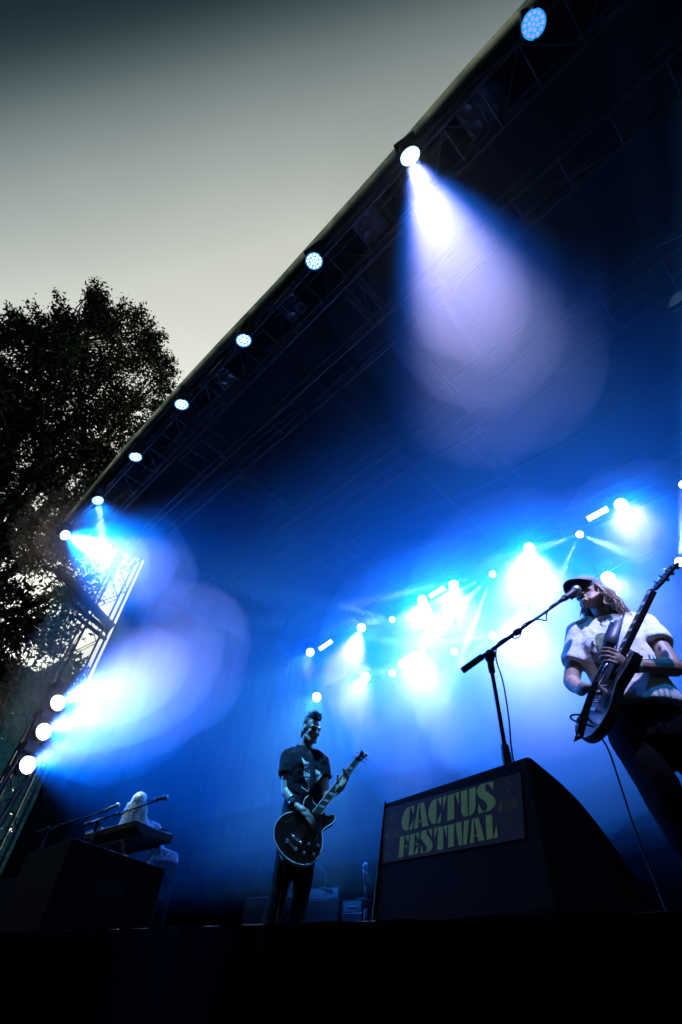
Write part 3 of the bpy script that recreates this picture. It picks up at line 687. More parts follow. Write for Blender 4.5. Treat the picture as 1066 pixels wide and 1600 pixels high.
def palm(cx, cy, r, skew):                    # small cactus flower emblem: eight curled strokes
    b = MB()
    for q in range(8):
        a = 2 * math.pi * q / 8 + 0.2
        pts = []
        for t in (0.25, 0.55, 0.8, 1.0):
            aa = a + 0.5 * (t - 0.25) * (1 if q % 2 else -1)
            pts.append((cx + r * t * math.cos(aa), cy + r * 1.25 * t * math.sin(aa) - skew * r * t * math.cos(aa)))
        wl = [(p[0] + 0.9, p[1] + 0.5) for p in pts]
        b.prism([face(p, 0.0035) for p in pts + wl[::-1]], fn * 0.001)
    b.build('emblem', M_olive, poster)
for cx, cy, r in ((794.5, 1227, 9.5), (799, 1290, 10), (616.5, 1278, 7.5), (611, 1334, 8)): palm(cx, cy, r, 0.28)
def minilogo(x0, y0, s):                      # little stacked CACTUS mark: big C, CAC over TUS
    b = MB()
    def poly(pts): b.prism([face((x0 + s * u, y0 + s * v - 0.28 * s * u), 0.0035) for u, v in pts], fn * 0.001)
    poly([(0.42, 0), (0.2, 0.08), (0.05, 0.4), (0.02, 0.8), (0.12, 1.15), (0.35, 1.3), (0.42, 0.7)]); poly([(0.5, 0), (0.78, 0.0), (0.7, 0.4)]); poly([(0.5, 1.3), (0.74, 0.9), (0.7, 1.3)])
    for r_, txt in ((0, 'CAC'), (1, 'TUS')):
        for i, ch in enumerate(txt):
            u = 0.95 + i * 0.42; v = 0.08 + r_ * 0.66
            if ch == 'C': poly([(u, v), (u + 0.34, v), (u + 0.34, v + 0.1), (u + 0.14, v + 0.12), (u + 0.14, v + 0.42), (u + 0.34, v + 0.44), (u + 0.34, v + 0.54), (u, v + 0.54)])
            if ch == 'A': poly([(u, v + 0.54), (u + 0.12, v), (u + 0.24, v), (u + 0.36, v + 0.54), (u + 0.24, v + 0.54), (u + 0.18, v + 0.2), (u + 0.1, v + 0.54)])
            if ch == 'T': poly([(u, v), (u + 0.36, v), (u + 0.36, v + 0.12), (u + 0.24, v + 0.12), (u + 0.24, v + 0.54), (u + 0.1, v + 0.54), (u + 0.1, v + 0.12), (u, v + 0.12)])
            if ch == 'U': poly([(u, v), (u + 0.14, v), (u + 0.14, v + 0.42), (u + 0.24, v + 0.42), (u + 0.24, v), (u + 0.36, v), (u + 0.36, v + 0.54), (u, v + 0.54)])
            if ch == 'S': poly([(u, v), (u + 0.34, v), (u + 0.34, v + 0.1), (u + 0.14, v + 0.12), (u + 0.34, v + 0.3), (u + 0.34, v + 0.54), (u, v + 0.54), (u, v + 0.44), (u + 0.2, v + 0.42), (u, v + 0.26)])
    b.build('small_logo', M_olive, poster)
minilogo(780.5, 1254, 13.5); minilogo(604, 1301, 9.5)
MB().tube([lv(TL, TR, 0.02) + fn * 0.004, lv(BL, BR, 0.02) + fn * 0.004], 0.005, 6).build('edge_trim', M_blackm, cab)
gr = MB()                                      # perforated grille on the slope facing the singer
pr = prof[3:-2]
for i in range(len(pr) - 1):
    a, b_ = pr[i], pr[i + 1]; nn = (b_ - a).cross(wd).normalized(); nn = nn if nn.z > 0 else -nn
    gr.prism([a - wd * 0.05 + nn * 0.002, b_ - wd * 0.05 + nn * 0.002, b_ - wv + wd * 0.05 + nn * 0.002, a - wv + wd * 0.05 + nn * 0.002], nn * 0.004)
gr.build('grille', M_blackm, cab)

# ------------------------------------------------------------------ big black monitor at the left and a low one behind it
A_ = at_y((115, 1308), 1.47); W1 = at_z((42, 1335), A_.z - ZC); W2 = at_y((260, 1357), 2.2); wv2 = W1 - A_
cab2 = thing('monitor_wedge', 'large black sidefill monitor silhouetted at the lower left of the stage edge', 'monitor speaker', (A_.x, A_.y, ZS))
W2 = Vector((W2.x, W2.y, W2.z))
prof2 = [Vector((A_.x, A_.y, ZS)), A_, W2, Vector((W2.x, W2.y, ZS))]
MB().prism(prof2, wv2).build('cabinet', M_tuff, cab2, bevel=0.012)
n2 = (W2 - A_).cross(wv2).normalized(); n2 = n2 if n2.z > 0 else -n2
MB().prism([lv(A_, W2, 0.06) + wv2 * 0.05 + n2 * 0.002, lv(A_, W2, 0.94) + wv2 * 0.05 + n2 * 0.002, lv(A_, W2, 0.94) + wv2 * 0.95 + n2 * 0.002, lv(A_, W2, 0.06) + wv2 * 0.95 + n2 * 0.002], n2 * 0.006).build('grille', M_blackm, cab2)
sp = MB().box((W2.x + 0.002, 1.72, ZS + 0.22), (W2.x + 0.008, 1.92, ZS + 0.3)); sp.build('handle_cup', M_blackm, cab2)
c3 = at_y((12, 1372), 2.1)
cab3 = thing('monitor_wedge', 'low black box at the far left behind the large sidefill monitor', 'monitor speaker', (c3.x, 2.1, ZS))
pr3 = [Vector((c3.x + 0.5, 2.0, ZS)), Vector((c3.x + 0.5, 2.1, c3.z)), Vector((c3.x + 0.5, 2.55, c3.z - 0.14)), Vector((c3.x + 0.5, 2.62, ZS))]
MB().prism(pr3, (-1.3, 0, 0)).build('cabinet', M_tuff, cab3, bevel=0.012)
MB().prism([p + Vector((-0.1, 0, 0.002)) for p in (pr3[1] + Vector((0, .04, -.012)), pr3[2] + Vector((0, -.03, .01)))] + [p + Vector((-1.2, 0, 0.002)) for p in (pr3[2] + Vector((0, -.03, .01)), pr3[1] + Vector((0, .04, -.012)))], (0, 0.001, 0.005)).build('grille', M_blackm, cab3)

# ------------------------------------------------------------------ microphone stands
def mic(T, tip, d, col_m=M_blackm):
    """tip = centre of the grille ball, d = direction the microphone points"""
    d = Vector(d).normalized(); q = Matrix.Translation(tip) @ d.to_track_quat('Z', 'Y').to_matrix().to_4x4()
    b = MB().lathe([(0.001, -0.17), (0.010, -0.168), (0.013, -0.12), (0.018, -0.03), (0.021, -0.018)], 12, q).build('microphone', M_black, T, smooth=True)
    MB().lathe([(0.021, -0.018), (0.025, -0.010), (0.026, 0.006), (0.022, 0.020), (0.012, 0.028), (0.001, 0.030)], 14, q).build('grille_ball', M_steel, T, smooth=True)
def stand(label, foot, piv, rear, front, mic_tip, mic_dir, group, cable=True, knob=True, r=0.011):
    foot, piv, rear, front = map(Vector, (foot, piv, rear, front))
    T = thing('microphone_stand', label, 'microphone stand', foot, group)
    ax = (piv - foot).normalized(); mid = lv(foot, piv, 0.56)
    MB().tube([foot + Vector((0, 0, .03)), mid], r * 1.35, 12).build('lower_tube', M_blackm, T, smooth=True)
    MB().tube([mid, piv], r * 0.95, 12).build('upper_tube', M_blackm, T, smooth=True)
    MB().lathe([(r * 1.4, -0.09), (r * 1.9, -0.085), (r * 1.95, 0.02), (r * 1.75, 0.03), (r * 1.75, 0.05), (r * 1.2, 0.06)], 14, Matrix.Translation(mid) @ ax.to_track_quat('Z', 'Y').to_matrix().to_4x4()).build('clutch', M_black, T, smooth=True)
    for k in range(3):
        a = 0.7 + k * 2.094
        MB().tube([foot + Vector((0, 0, 0.10)), foot + Vector((0.30 * math.cos(a), 0.30 * math.sin(a), 0.012))], 0.009, 8).build('leg', M_blackm, T, smooth=True)
    MB().lathe([(r * 1.5, -0.09), (r * 1.6, -0.03), (r * 2.2, -0.02), (r * 2.4, 0.0), (r * 2.0, 0.018)], 12, Matrix.Translation(piv) @ ax.to_track_quat('Z', 'Y').to_matrix().to_4x4()).build('boom_joint', M_black, T, smooth=True)
    if knob:
        sd = Vector((0.7, -0.7, 0)); q = Matrix.Translation(piv) @ sd.to_track_quat('Z', 'Y').to_matrix().to_4x4()
        MB().lathe([(0.012, 0), (0.026, 0.012), (0.027, 0.032), (0.015, 0.042), (0.001, 0.043)], 12, q).build('clamp_knob', M_blackm, T, smooth=True)
    bd = (front - rear).normalized()
    MB().tube([rear, lv(rear, front, 0.52)], r * 0.95, 12).build('boom_sleeve', M_blackm, T, smooth=True)
    MB().tube([lv(rear, front, 0.3), front], r * 0.72, 10).build('boom_arm', M_blackm, T, smooth=True)
    MB().tube([rear - bd * 0.005, rear + bd * 0.13], r * 1.55, 12).build('counterweight', M_black, T, smooth=True)
    MB().tube([lv(rear, front, 0.485), lv(rear, front, 0.535)], r * 1.6, 12).build('boom_clutch', M_black, T, smooth=True)
    MB().tube([front, front + bd * 0.03, Vector(mic_tip) - Vector(mic_dir).normalized() * 0.12], [r * 0.8, r * 1.3, 0.017], 10).build('clip', M_black, T, smooth=True)
    mic(T, Vector(mic_tip), mic_dir)
    if cable:
        md_ = Vector(mic_dir).normalized(); e = Vector(mic_tip) - md_ * 0.17
        pts = [e, e - md_ * 0.08 + Vector((0, 0, 0.01))]
        side = bd.cross(Vector((0, 0, 1))).normalized(); up = side.cross(bd)
        for k in range(15):
            t = 0.93 - 0.60 * k / 14; a = k * 1.05
            pts.append(lv(rear, front, t) + (side * math.cos(a) + up * math.sin(a)) * (0.018 + 0.012 * (k % 4 == 0)) - Vector((0, 0, 0.01)))
        pts += [piv + Vector((0.035, 0, -0.03)), piv + Vector((0.05, 0.0, -0.16)), lv(foot, piv, 0.7) + Vector((0.045, 0, 0)), mid + Vector((0.03, 0, 0)), lv(foot, piv, 0.3) + Vector((0.035, 0.01, 0)), foot + Vector((0.08, 0.06, 0.03)), foot + Vector((0.6, 0.5, 0.008))]
        sp_ = []
        for i in range(len(pts) - 1):          # smooth the run of the cable
            p0, p1, p2, p3 = pts[max(i - 1, 0)], pts[i], pts[i + 1], pts[min(i + 2, len(pts) - 1)]
            for q in range(4):
                t = q / 4; sp_.append(0.5 * ((2 * p1) + (p2 - p0) * t + (2 * p0 - 5 * p1 + 4 * p2 - p3) * t * t + (3 * p1 - p0 - 3 * p2 + p3) * t ** 3))
        MB().tube(sp_ + [pts[-1]], 0.0042, 6).build('cable', M_rubber, T, smooth=True)
    return T
piv = at_y((765, 1026), 2.15); foot_ = Vector((piv.x, piv.y, ZS))
stand('tall black boom microphone stand reaching up to the singer in the cap', foot_, piv, at_y((724, 1047), 2.06), at_y((884, 934), 2.42), at_y((900, 922), 2.47), at_y((906, 918), 2.5) - at_y((889, 930), 2.43), 'microphone stands')
# ------------------------------------------------------------------ people: volumes joined into one continuous skin
class Vol:
    """closed volumes that a voxel remesh fuses into one surface"""
    def __init__(self): self.b = MB()
    def cap(self, a, b, ra, rb, seg=12):
        a, b = Vector(a), Vector(b); d = (b - a); L = d.length
        if L < 1e-6: d = Vector((0, 0, 1)); L = 1e-6
        d = d / L; prof = []
        for k in range(5): t = math.pi / 2 * (1 - k / 4); prof.append((max(ra * math.cos(t), 1e-4), -ra * math.sin(t)))
        for k in range(5): t = math.pi / 2 * k / 4; prof.append((max(rb * math.cos(t), 1e-4), L + rb * math.sin(t)))
        self.b.lathe(prof, seg, Matrix.Translation(a) @ d.to_track_quat('Z', 'Y').to_matrix().to_4x4()); return self
    def chain(self, pts, rs):
        for i in range(len(pts) - 1): self.cap(pts[i], pts[i + 1], rs[i], rs[i + 1])
        return self
    def ell(self, c, M3, radii, seg=14):
        prof = []; n = 8
        for k in range(n + 1): t = -math.pi / 2 + math.pi * k / n; prof.append((max(math.cos(t), 1e-4), math.sin(t)))
        mw = Matrix.Translation(Vector(c)) @ M3.to_4x4() @ Matrix.Diagonal((*radii, 1))
        self.b.lathe(prof, seg, mw); return self
    def loft(self, rings, seg=20, pw=2.4):
        """rings of (centre, side half-axis vector, front half-axis vector)"""
        vs, fs = [], []
        for c, s, f in rings:
            for k in range(seg):
                a = 2 * math.pi * k / seg; ca, sa = math.cos(a), math.sin(a)
                u = math.copysign(abs(ca) ** (2 / pw), ca); v = math.copysign(abs(sa) ** (2 / pw), sa)
                vs.append(Vector(c) + Vector(s) * u + Vector(f) * v)
        n = len(rings)
        for i in range(n - 1):
            for k in range(seg):
                k2 = (k + 1) % seg; fs.append((i * seg + k, i * seg + k2, (i + 1) * seg + k2, (i + 1) * seg + k))
        fs.append(tuple(range(seg - 1, -1, -1))); fs.append(tuple((n - 1) * seg + k for k in range(seg)))
        self.b.add(vs, fs); return self
    def build(self, name, m, parent, voxel=0.008, smooth=6, wrinkle=0.0, wsize=0.12, factor=0.5):
        o = self.b.build(name, m, parent, smooth=True)
        r = o.modifiers.new('fuse', 'REMESH'); r.mode = 'VOXEL'; r.voxel_size = voxel; r.use_smooth_shade = True
        if smooth:
            s = o.modifiers.new('smooth', 'SMOOTH'); s.iterations = smooth; s.factor = factor
        if wrinkle:
            key = 'cloth%.3f' % wsize; tx = bpy.data.textures.get(key) or bpy.data.textures.new(key, 'CLOUDS'); tx.noise_scale = wsize; tx.noise_depth = 3
            d = o.modifiers.new('folds', 'DISPLACE'); d.texture = tx; d.strength = wrinkle; d.mid_level = 0.5; d.texture_coords = 'GLOBAL'
        return o
def frame(F, U):
    F = Vector(F).normalized(); U = Vector(U); U = (U - F * U.dot(F)).normalized(); S = F.cross(U).normalized()
    return Matrix((S, F, U)).transposed()      # columns: side, forward, up
def head_volumes(V, c, F, U, k=1.0, neck=None):
    Q = frame(F, U); c = Vector(c)
    def W(x, y, z): return c + Q @ (Vector((x, y, z)) * k)
    V.ell(W(0, -0.012, 0.035), Q, [r * k for r in (0.076, 0.097, 0.092)])
    V.ell(W(0, 0.030, -0.030), Q, [r * k for r in (0.060, 0.060, 0.086)])
    V.ell(W(0, 0.040, -0.082), Q, [r * k for r in (0.046, 0.046, 0.034)])
    V.ell(W(0, 0.076, -0.100), Q, [r * k for r in (0.020, 0.016, 0.016)])
    V.cap(W(0, 0.088, 0.010), W(0, 0.112, -0.032), 0.009 * k, 0.013 * k)
    for s in (-1, 1):
        V.cap(W(s * 0.014, 0.086, 0.020), W(s * 0.050, 0.068, 0.018), 0.013 * k, 0.012 * k)
        V.ell(W(s * 0.044, 0.056, -0.022), Q, [r * k for r in (0.020, 0.022, 0.020)])
        V.ell(W(s * 0.010, 0.100, -0.036), Q, [r * k for r in (0.009, 0.010, 0.008)])
        V.ell(W(s * 0.079, -0.008, -0.008), Q, [r * k for r in (0.010, 0.020, 0.034)])
        V.cap(W(s * 0.060, 0.010, -0.060), W(s * 0.030, 0.060, -0.095), 0.016 * k, 0.018 * k)
    V.cap(W(-0.020, 0.084, -0.062), W(0.020, 0.084, -0.062), 0.007 * k, 0.007 * k)
    V.cap(W(-0.016, 0.082, -0.074), W(0.016, 0.082, -0.074), 0.008 * k, 0.008 * k)
    if neck is not None: V.cap(W(0, -0.020, -0.055), neck, 0.054 * k, 0.062 * k)
    return W, Q
M_eye = mat('eye', (0.03, 0.03, 0.04), 0.15)
def hand_volumes(V, wrist, palm, knuckle_dir, curl_dir, k=1.0, thumb_side=1, curl=1.2, spread=0.0, wr=0.028):
    """palm centre; fingers leave along knuckle_dir and bend towards curl_dir"""
    palm = Vector(palm); d = Vector(knuckle_dir).normalized(); n = Vector(curl_dir); n = (n - d * n.dot(d)).normalized(); s = d.cross(n).normalized()
    V.cap(wrist, palm - d * 0.03 * k, wr, 0.030 * k)
    Q = Matrix((s, d, n)).transposed()
    V.ell(palm, Q, (0.042 * k, 0.048 * k, 0.018 * k))
    for i, (off, ln) in enumerate(((-0.036, 0.92), (-0.012, 1.05), (0.012, 1.0), (0.035, 0.82))):
        p = palm + d * 0.038 * k + s * off * k; a = 0.25 + 0.05 * i; pts = [p]
        for seg in (0.040, 0.027, 0.021):
            dd = d * math.cos(a) + n * math.sin(a) + s * spread * off * 8
            pts.append(pts[-1] + dd.normalized() * seg * ln * k); a += curl * 0.62
        V.chain(pts, [0.0088 * k, 0.0082 * k, 0.0078 * k, 0.007 * k])
    tp = palm - d * 0.015 * k - s * 0.036 * k * thumb_side
    t1 = tp + (d * 0.5 - s * 0.55 * thumb_side + n * 0.5).normalized() * 0.038 * k
    t2 = t1 + (d * 0.9 + n * 0.55).normalized() * 0.032 * k
    V.chain([tp, t1, t2], [0.014 * k, 0.011 * k, 0.009 * k])
def strands(name, m, parent, roots, fn, seg=7, r=0.004, taper=0.3, rad_seg=4):
    b = MB()
    for q in roots:
        pts = fn(q)
        b.tube(pts, [r * (1 - (1 - taper) * i / (len(pts) - 1)) for i in range(len(pts))], rad_seg, caps=False)
    return b.build(name, m, parent, smooth=True)
def patch(name, m, parent, target, polys, conv, off=0.004, cuts=3):
    """thin printed patch laid onto the cloth"""
    bm = bmesh.new()
    for pl in polys:
        f = bm.faces.new([bm.verts.new(conv(p)) for p in pl])
    bmesh.ops.triangulate(bm, faces=bm.faces[:])
    for _ in range(cuts): bmesh.ops.subdivide_edges(bm, edges=[e for e in bm.edges if e.calc_length() > 0.012], cuts=1, use_grid_fill=True)
    bmesh.ops.triangulate(bm, faces=bm.faces[:])
    me = bpy.data.meshes.new(name); bm.to_mesh(me); bm.free(); me.materials.append(m)
    o = link(name, me, parent); w = o.modifiers.new('lay', 'SHRINKWRAP'); w.target = target; w.offset = off; w.wrap_method = 'NEAREST_SURFACEPOINT'
    return o
M_skin = mat('skin', (0.30, 0.19, 0.14), 0.5, noise=0.12, nscale=30, bump=0.15, bscale=120)
M_hairb = mat('brown_hair', (0.30, 0.20, 0.12), 0.45, noise=0.35, nscale=60)
M_hairk = mat('black_hair', (0.015, 0.014, 0.016), 0.4, noise=0.3, nscale=60)
M_blond = mat('blond_hair', (0.55, 0.45, 0.30), 0.4, noise=0.45, nscale=50)
M_tee = mat('white_cotton', (0.62, 0.62, 0.64), 0.9, noise=0.06, nscale=12, bump=0.25, bscale=45, spec=0.1)
M_teek = mat('black_cotton', (0.013, 0.013, 0.018), 0.9, bump=0.25, bscale=45, spec=0.1)
M_trouser = mat('black_denim', (0.005, 0.005, 0.007), 0.9, bump=0.3, bscale=60, spec=0.05)
M_shoe = mat('black_shoe', (0.01, 0.01, 0.01), 0.5)
M_print = mat('dark_shirt_print', (0.022, 0.030, 0.030), 0.8, noise=0.6, nscale=40)
M_printg = mat('shirt_print_green_grey', (0.12, 0.16, 0.10), 0.8, noise=0.8, nscale=30)
M_printw = mat('white_shirt_print', (0.75, 0.72, 0.72), 0.8, noise=0.3, nscale=60)

def sleeve(V, a, b, r0, r1):
    a, b = Vector(a), Vector(b); d = (b - a).normalized(); s_ = d.orthogonal().normalized(); f_ = d.cross(s_)
    V.loft([(a.lerp(b, t) - d * (0.02 if t == 0 else 0), s_ * (r0 + (r1 - r0) * t), f_ * (r0 + (r1 - r0) * t)) for t in (0, 0.25, 0.5, 0.75, 1.0)], 20, 2.0)
def plane_of(px_az, hd):
    """a vertical plane at a given horizontal distance that faces the camera; returns a pixel-to-point function and axes"""
    r = ray(px_az); u = Vector((r.x, r.y, 0)).normalized()
    def S(p, off=0.0): return at_plane(p, CAM + u * (hd - off), u)
    return S, u, Vector((u.y, -u.x, 0))        # u away from the camera, second: to the image right

# ------------------------------------------------------------------ the singer
S, u, rt = plane_of((985, 1110), 2.79); up = Vector((0, 0, 1)); tc = -u
base = CAM + u * 2.82; base.z = ZS
singer = thing('person', 'singing guitarist in cap and white printed T-shirt at the microphone', 'person', base, 'musicians on the stage')
hc = S((922, 928), 0.06)
F = (tc * 0.72 - rt * 0.62 + up * 0.02).normalized(); U = (up * 1.0 - rt * 0.30 + tc * 0.10)
V = Vol(); nb = S((950, 972), 0.0)
W, Q = head_volumes(V, hc, F, U, 0.92, nb)
shL, shR = S((905, 990), 0.02), S((1008, 978), -0.02)          # image left and image right shoulder
chest = S((957, 1010), 0.0); belly = S((985, 1070), 0.0); pelvis = S((1008, 1125), -0.03)
elL, wrL, hdL = S((893, 1066), 0.06), S((908, 1079), 0.20), S((921, 1074), 0.25)
elR, wrR, hdR = S((1053, 1043), 0.07), S((990, 1040), 0.22), S((972, 1033), 0.27)
tors = [(pelvis - up * 0.08, rt * 0.150, u * 0.100), (pelvis + up * 0.05, rt * 0.150, u * 0.105), (belly, rt * 0.140, u * 0.100), (chest, rt * 0.160, u * 0.110), (lv(chest, nb, 0.62), rt * 0.150, u * 0.090), (nb, rt * 0.07, u * 0.065)]
V.loft(tors)
V.chain([shL, elL, wrL], [0.052, 0.042, 0.028]); V.chain([shR, elR, wrR], [0.054, 0.045, 0.030])
V.ell(lv(elL, wrL, 0.3), Matrix.Identity(3), (0.043, 0.043, 0.043)); V.cap(lv(elR, wrR, 0.12), lv(elR, wrR, 0.5), 0.046, 0.038)
V.cap(lv(shL, chest, 0.2), nb, 0.055, 0.05); V.cap(lv(shR, chest, 0.2), nb, 0.055, 0.05)
gax = (S((1007, 925), 0.30) - S((945, 1060), 0.24)).normalized()          # guitar neck direction
hand_volumes(V, wrL, hdL, (rt * 0.9 + tc * 0.3 - up * 0.25), (tc * -0.2 - up * 0.9), 0.95, -1, 0.95)
hand_volumes(V, wrR, hdR, (-rt * 0.55 + tc * 0.55 + gax * 0.25), (-rt * 0.4 - tc * 0.9), 0.95, 1, 1.1)
hipL, hipR = pelvis - rt * 0.085 - up * 0.06, pelvis + rt * 0.085 - up * 0.06
ftL, ftR = base + rt * 0.08 + tc * 0.05, base + rt * 0.42 - tc * 0.05
knL, knR = lv(hipL, ftL + up * 0.08, 0.5) + tc * 0.04, lv(hipR, ftR + up * 0.08, 0.5) + tc * 0.03
for h, kn, ft in ((hipL, knL, ftL), (hipR, knR, ftR)):
    V.chain([h, kn, ft + up * 0.09], [0.085, 0.055, 0.038]); V.cap(ft + up * 0.05, ft + up * 0.035 + (tc - rt * 0.2).normalized() * 0.15, 0.04, 0.032)
V.build('body', M_skin, singer, 0.005, 3)
for s in (-1, 1): Vol().ell(W(s * 0.032, 0.078, -0.002), Q, (0.012, 0.012, 0.011)).build('eye', M_eye, singer, 0.004, 0)
# T-shirt
V = Vol()
hem = S((1003, 1109), 0.0)
V.loft([(hem - up * 0.005, rt * 0.195 + up * -0.015, u * 0.150), (hem + up * 0.03, rt * 0.192, u * 0.145), (belly + up * 0.03, rt * 0.178, u * 0.130), (chest, rt * 0.185, u * 0.130), (lv(chest, nb, 0.5), rt * 0.185, u * 0.110), (lv(chest, nb, 0.85), rt * 0.12, u * 0.085), (nb + up * 0.008, rt * 0.075, u * 0.072)])
slL, slR = lv(shL, elL, 0.66), lv(shR, elR, 0.50)
V.cap(lv(shL, nb, 0.4), shL, 0.072, 0.072); V.cap(lv(shR, nb, 0.4), shR, 0.072, 0.074)
sleeve(V, shL, slL, 0.068, 0.074); sleeve(V, shR, slR, 0.070, 0.080)
tee = V.build('t_shirt', M_tee, singer, 0.008, 8, 0.020, 0.11)
MB().tube([nb + up * 0.012 + (rt * math.cos(a) * 0.083 + tc * math.sin(a) * 0.080) - up * 0.030 * math.sin(a) for a in [2 * math.pi * q / 24 for q in range(25)]], 0.009, 8).build('collar', M_tee, tee, smooth=True)
cv = lambda p: S(p, 0.16)
patch('shirt_print', M_printg, tee, tee, [[(926, 984), (950, 980), (955, 1004), (933, 1012)]], cv)
patch('shirt_print', M_print, tee, tee, [[(914, 1014), (922, 1016), (932, 1012), (942, 1020), (936, 1034), (924, 1044), (918, 1036)], [(980, 1008), (1002, 1012), (996, 1026), (982, 1024)], [(918, 996), (924, 996), (927, 1008), (920, 1008)]], cv)
# black trousers
V = Vol(); tk = 1.22
V.loft([(pelvis - up * 0.13, rt * 0.175, u * 0.130), (pelvis, rt * 0.170, u * 0.125), (pelvis + up * 0.10, rt * 0.160, u * 0.115)])
for h, kn, ft in ((hipL, knL, ftL), (hipR, knR, ftR)): V.chain([h, kn, ft + up * 0.11], [0.110, 0.080, 0.068])
V.build('trousers', M_trouser, singer, 0.011, 6, 0.02, 0.09)
for ft in (ftL, ftR): Vol().cap(ft + up * 0.045 - tc * 0.05, ft + up * 0.038 + tc * 0.15, 0.045, 0.038).build('shoe', M_shoe, singer, 0.008, 3)
# cap: crown and curved peak
capc = W(0, -0.006, 0.055); crown = Vol()
crown.ell(capc, Q, (0.083, 0.104, 0.072)); cap_o = crown.build('cap', mat('faded_cap_cloth', (0.20, 0.22, 0.28), 0.9, noise=0.2, nscale=25), singer, 0.006, 3)
pk = MB(); nu, nv = 16, 8
for i in range(nu + 1):
    a = -1.25 + 2.5 * i / nu
    for j in range(nv + 1):
        t = j / nv; rx = 0.086 + 0.012 * t; y = 0.070 + (0.088 * t) * math.cos(a * 0.72)
        x = math.sin(a) * rx; yy = 0.098 * math.cos(a) - 0.006 + 0.080 * t * max(0.0, math.cos(a * 0.95)) ** 0.6
        z = 0.050 - 0.006 * t - 0.16 * x * x * (1 + 1.2 * t) / 0.086
        pk.v.append(tuple(W(x * 1.02, yy, z)))
for i in range(nu):
    for j in range(nv): a = i * (nv + 1) + j; pk.f.append((a, a + 1, a + nv + 2, a + nv + 1))
o = pk.build('peak', mat('navy_cap_peak', (0.015, 0.018, 0.035), 0.8, noise=0.2, nscale=60), cap_o, smooth=True); md = o.modifiers.new('thick', 'SOLIDIFY'); md.thickness = 0.005
Vol().ell(W(0.02, 0.085, 0.095), Q, (0.03, 0.012, 0.022)).build('front_badge', M_tee, cap_o, 0.005, 2)
# shoulder-length wavy hair
rg = random.Random(5); roots = []
for k in range(330):
    a = rg.uniform(math.radians(78), math.radians(282))          # round the back, from temple to temple
    roots.append((a, rg.uniform(-0.03, 0.045), rg.uniform(0.08, 0.19), rg.random()))
def hair_s(q):
    a, z, ln, s = q; x = math.sin(a) * 0.080; y = math.cos(a) * 0.098 - 0.012; pts = []
    for i in range(8):
        t = i / 7; fl = 0.88 + (0.42 + 0.30 * s) * t; w = 0.030 * math.sin(6 * t + s * 20) * t
        p = Vector((x * fl + w, y * fl + 0.025 * math.cos(7 * t + s * 13) * t, z - ln * t ** 1.05))
        pts.append(W(*p) - up * 0.03 * t * t)
    return pts
hb = Vol(); hb.ell(W(0, -0.050, -0.010), Q, (0.080, 0.066, 0.080)); hb.ell(W(0, -0.068, -0.080), Q, (0.078, 0.036, 0.062))
hair_o = hb.build('hair', M_hairb, singer, 0.008, 3, 0.02, 0.03)
strands('hair_locks', M_hairb, hair_o, roots, hair_s, r=0.0055)
# moustache and beard
b = Vol(); b.cap(W(-0.028, 0.096, -0.054), W(0.028, 0.096, -0.054), 0.008, 0.008); b.ell(W(0, 0.086, -0.100), Q, (0.030, 0.018, 0.022)); b.build('beard', M_hairb, singer, 0.005, 2)
# pale wristband
MB().lathe([(0.0335, -0.011), (0.036, -0.010), (0.036, 0.010), (0.0335, 0.011)], 18, Matrix.Translation(lv(wrR, elR, 0.04)) @ (elR - wrR).to_track_quat('Z', 'Y').to_matrix().to_4x4()).build('wristband', mat('pale_green_band', (0.35, 0.65, 0.40), 0.5), singer, smooth=True)

# ------------------------------------------------------------------ guitars
M_gred = mat('dark_cherry_lacquer', (0.016, 0.007, 0.011), 0.3, noise=0.3, nscale=5)
M_gblack = mat('black_lacquer', (0.006, 0.006, 0.008), 0.15)
M_bind = mat('cream_binding', (0.55, 0.55, 0.50), 0.4)
M_fret = mat('dark_fretboard', (0.03, 0.022, 0.018), 0.5)
M_pearl = mat('pearl_inlay', (0.75, 0.76, 0.74), 0.25)
M_string = mat('string_steel', (0.7, 0.7, 0.72), 0.25, 1.0)
def smooth_poly(pts, n=4):
    out = []; m_ = len(pts)
    for i in range(m_):
        p0, p1, p2, p3 = (Vector(pts[(i + k) % m_]) for k in (-1, 0, 1, 2))
        for q in range(n):
            t = q / n; out.append(0.5 * ((2 * p1) + (p2 - p0) * t + (2 * p0 - 5 * p1 + 4 * p2 - p3) * t * t + (3 * p1 - p0 - 3 * p2 + p3) * t ** 3))
    return out
# singer's solid-body guitar in its own frame: A along the neck, Sd across, N out of the face
O = S((937, 1093), 0.24); tip = S((1040, 884), 0.30)
A = (tip - O).normalized()
N = (tc * 0.44 - rt * 0.85 + up * 0.10); N = (N - A * N.dot(A)).normalized(); Sd = A.cross(N).normalized()
k_ = (tip - O).length / 0.78
def G(a, s, n=0.0): return O + (A * a + Sd * s + N * n) * k_
gt = thing('electric_guitar', 'dark cherry electric guitar held steeply upright by the singer in the cap', 'guitar', G(0, 0), 'guitars on the stage')
outl = [(-0.20, 0), (-0.185, 0.09), (-0.13, 0.150), (-0.05, 0.160), (0.03, 0.125), (0.08, 0.105), (0.14, 0.120), (0.20, 0.135), (0.255, 0.125), (0.235, 0.095), (0.185, 0.070), (0.155, 0.045), (0.14, 0.03), (0.14, -0.03), (0.155, -0.045), (0.195, -0.075), (0.265, -0.128), (0.215, -0.140), (0.15, -0.122), (0.08, -0.105), (0.03, -0.125), (-0.05, -0.160), (-0.13, -0.150), (-0.185, -0.09)]
sm = smooth_poly([(a, s, 0) for a, s in outl])
gb = MB().prism([G(p.x, p.y, 0.0) for p in sm], -N * 0.045 * k_).build('body', M_gred, gt, bevel=0.007)
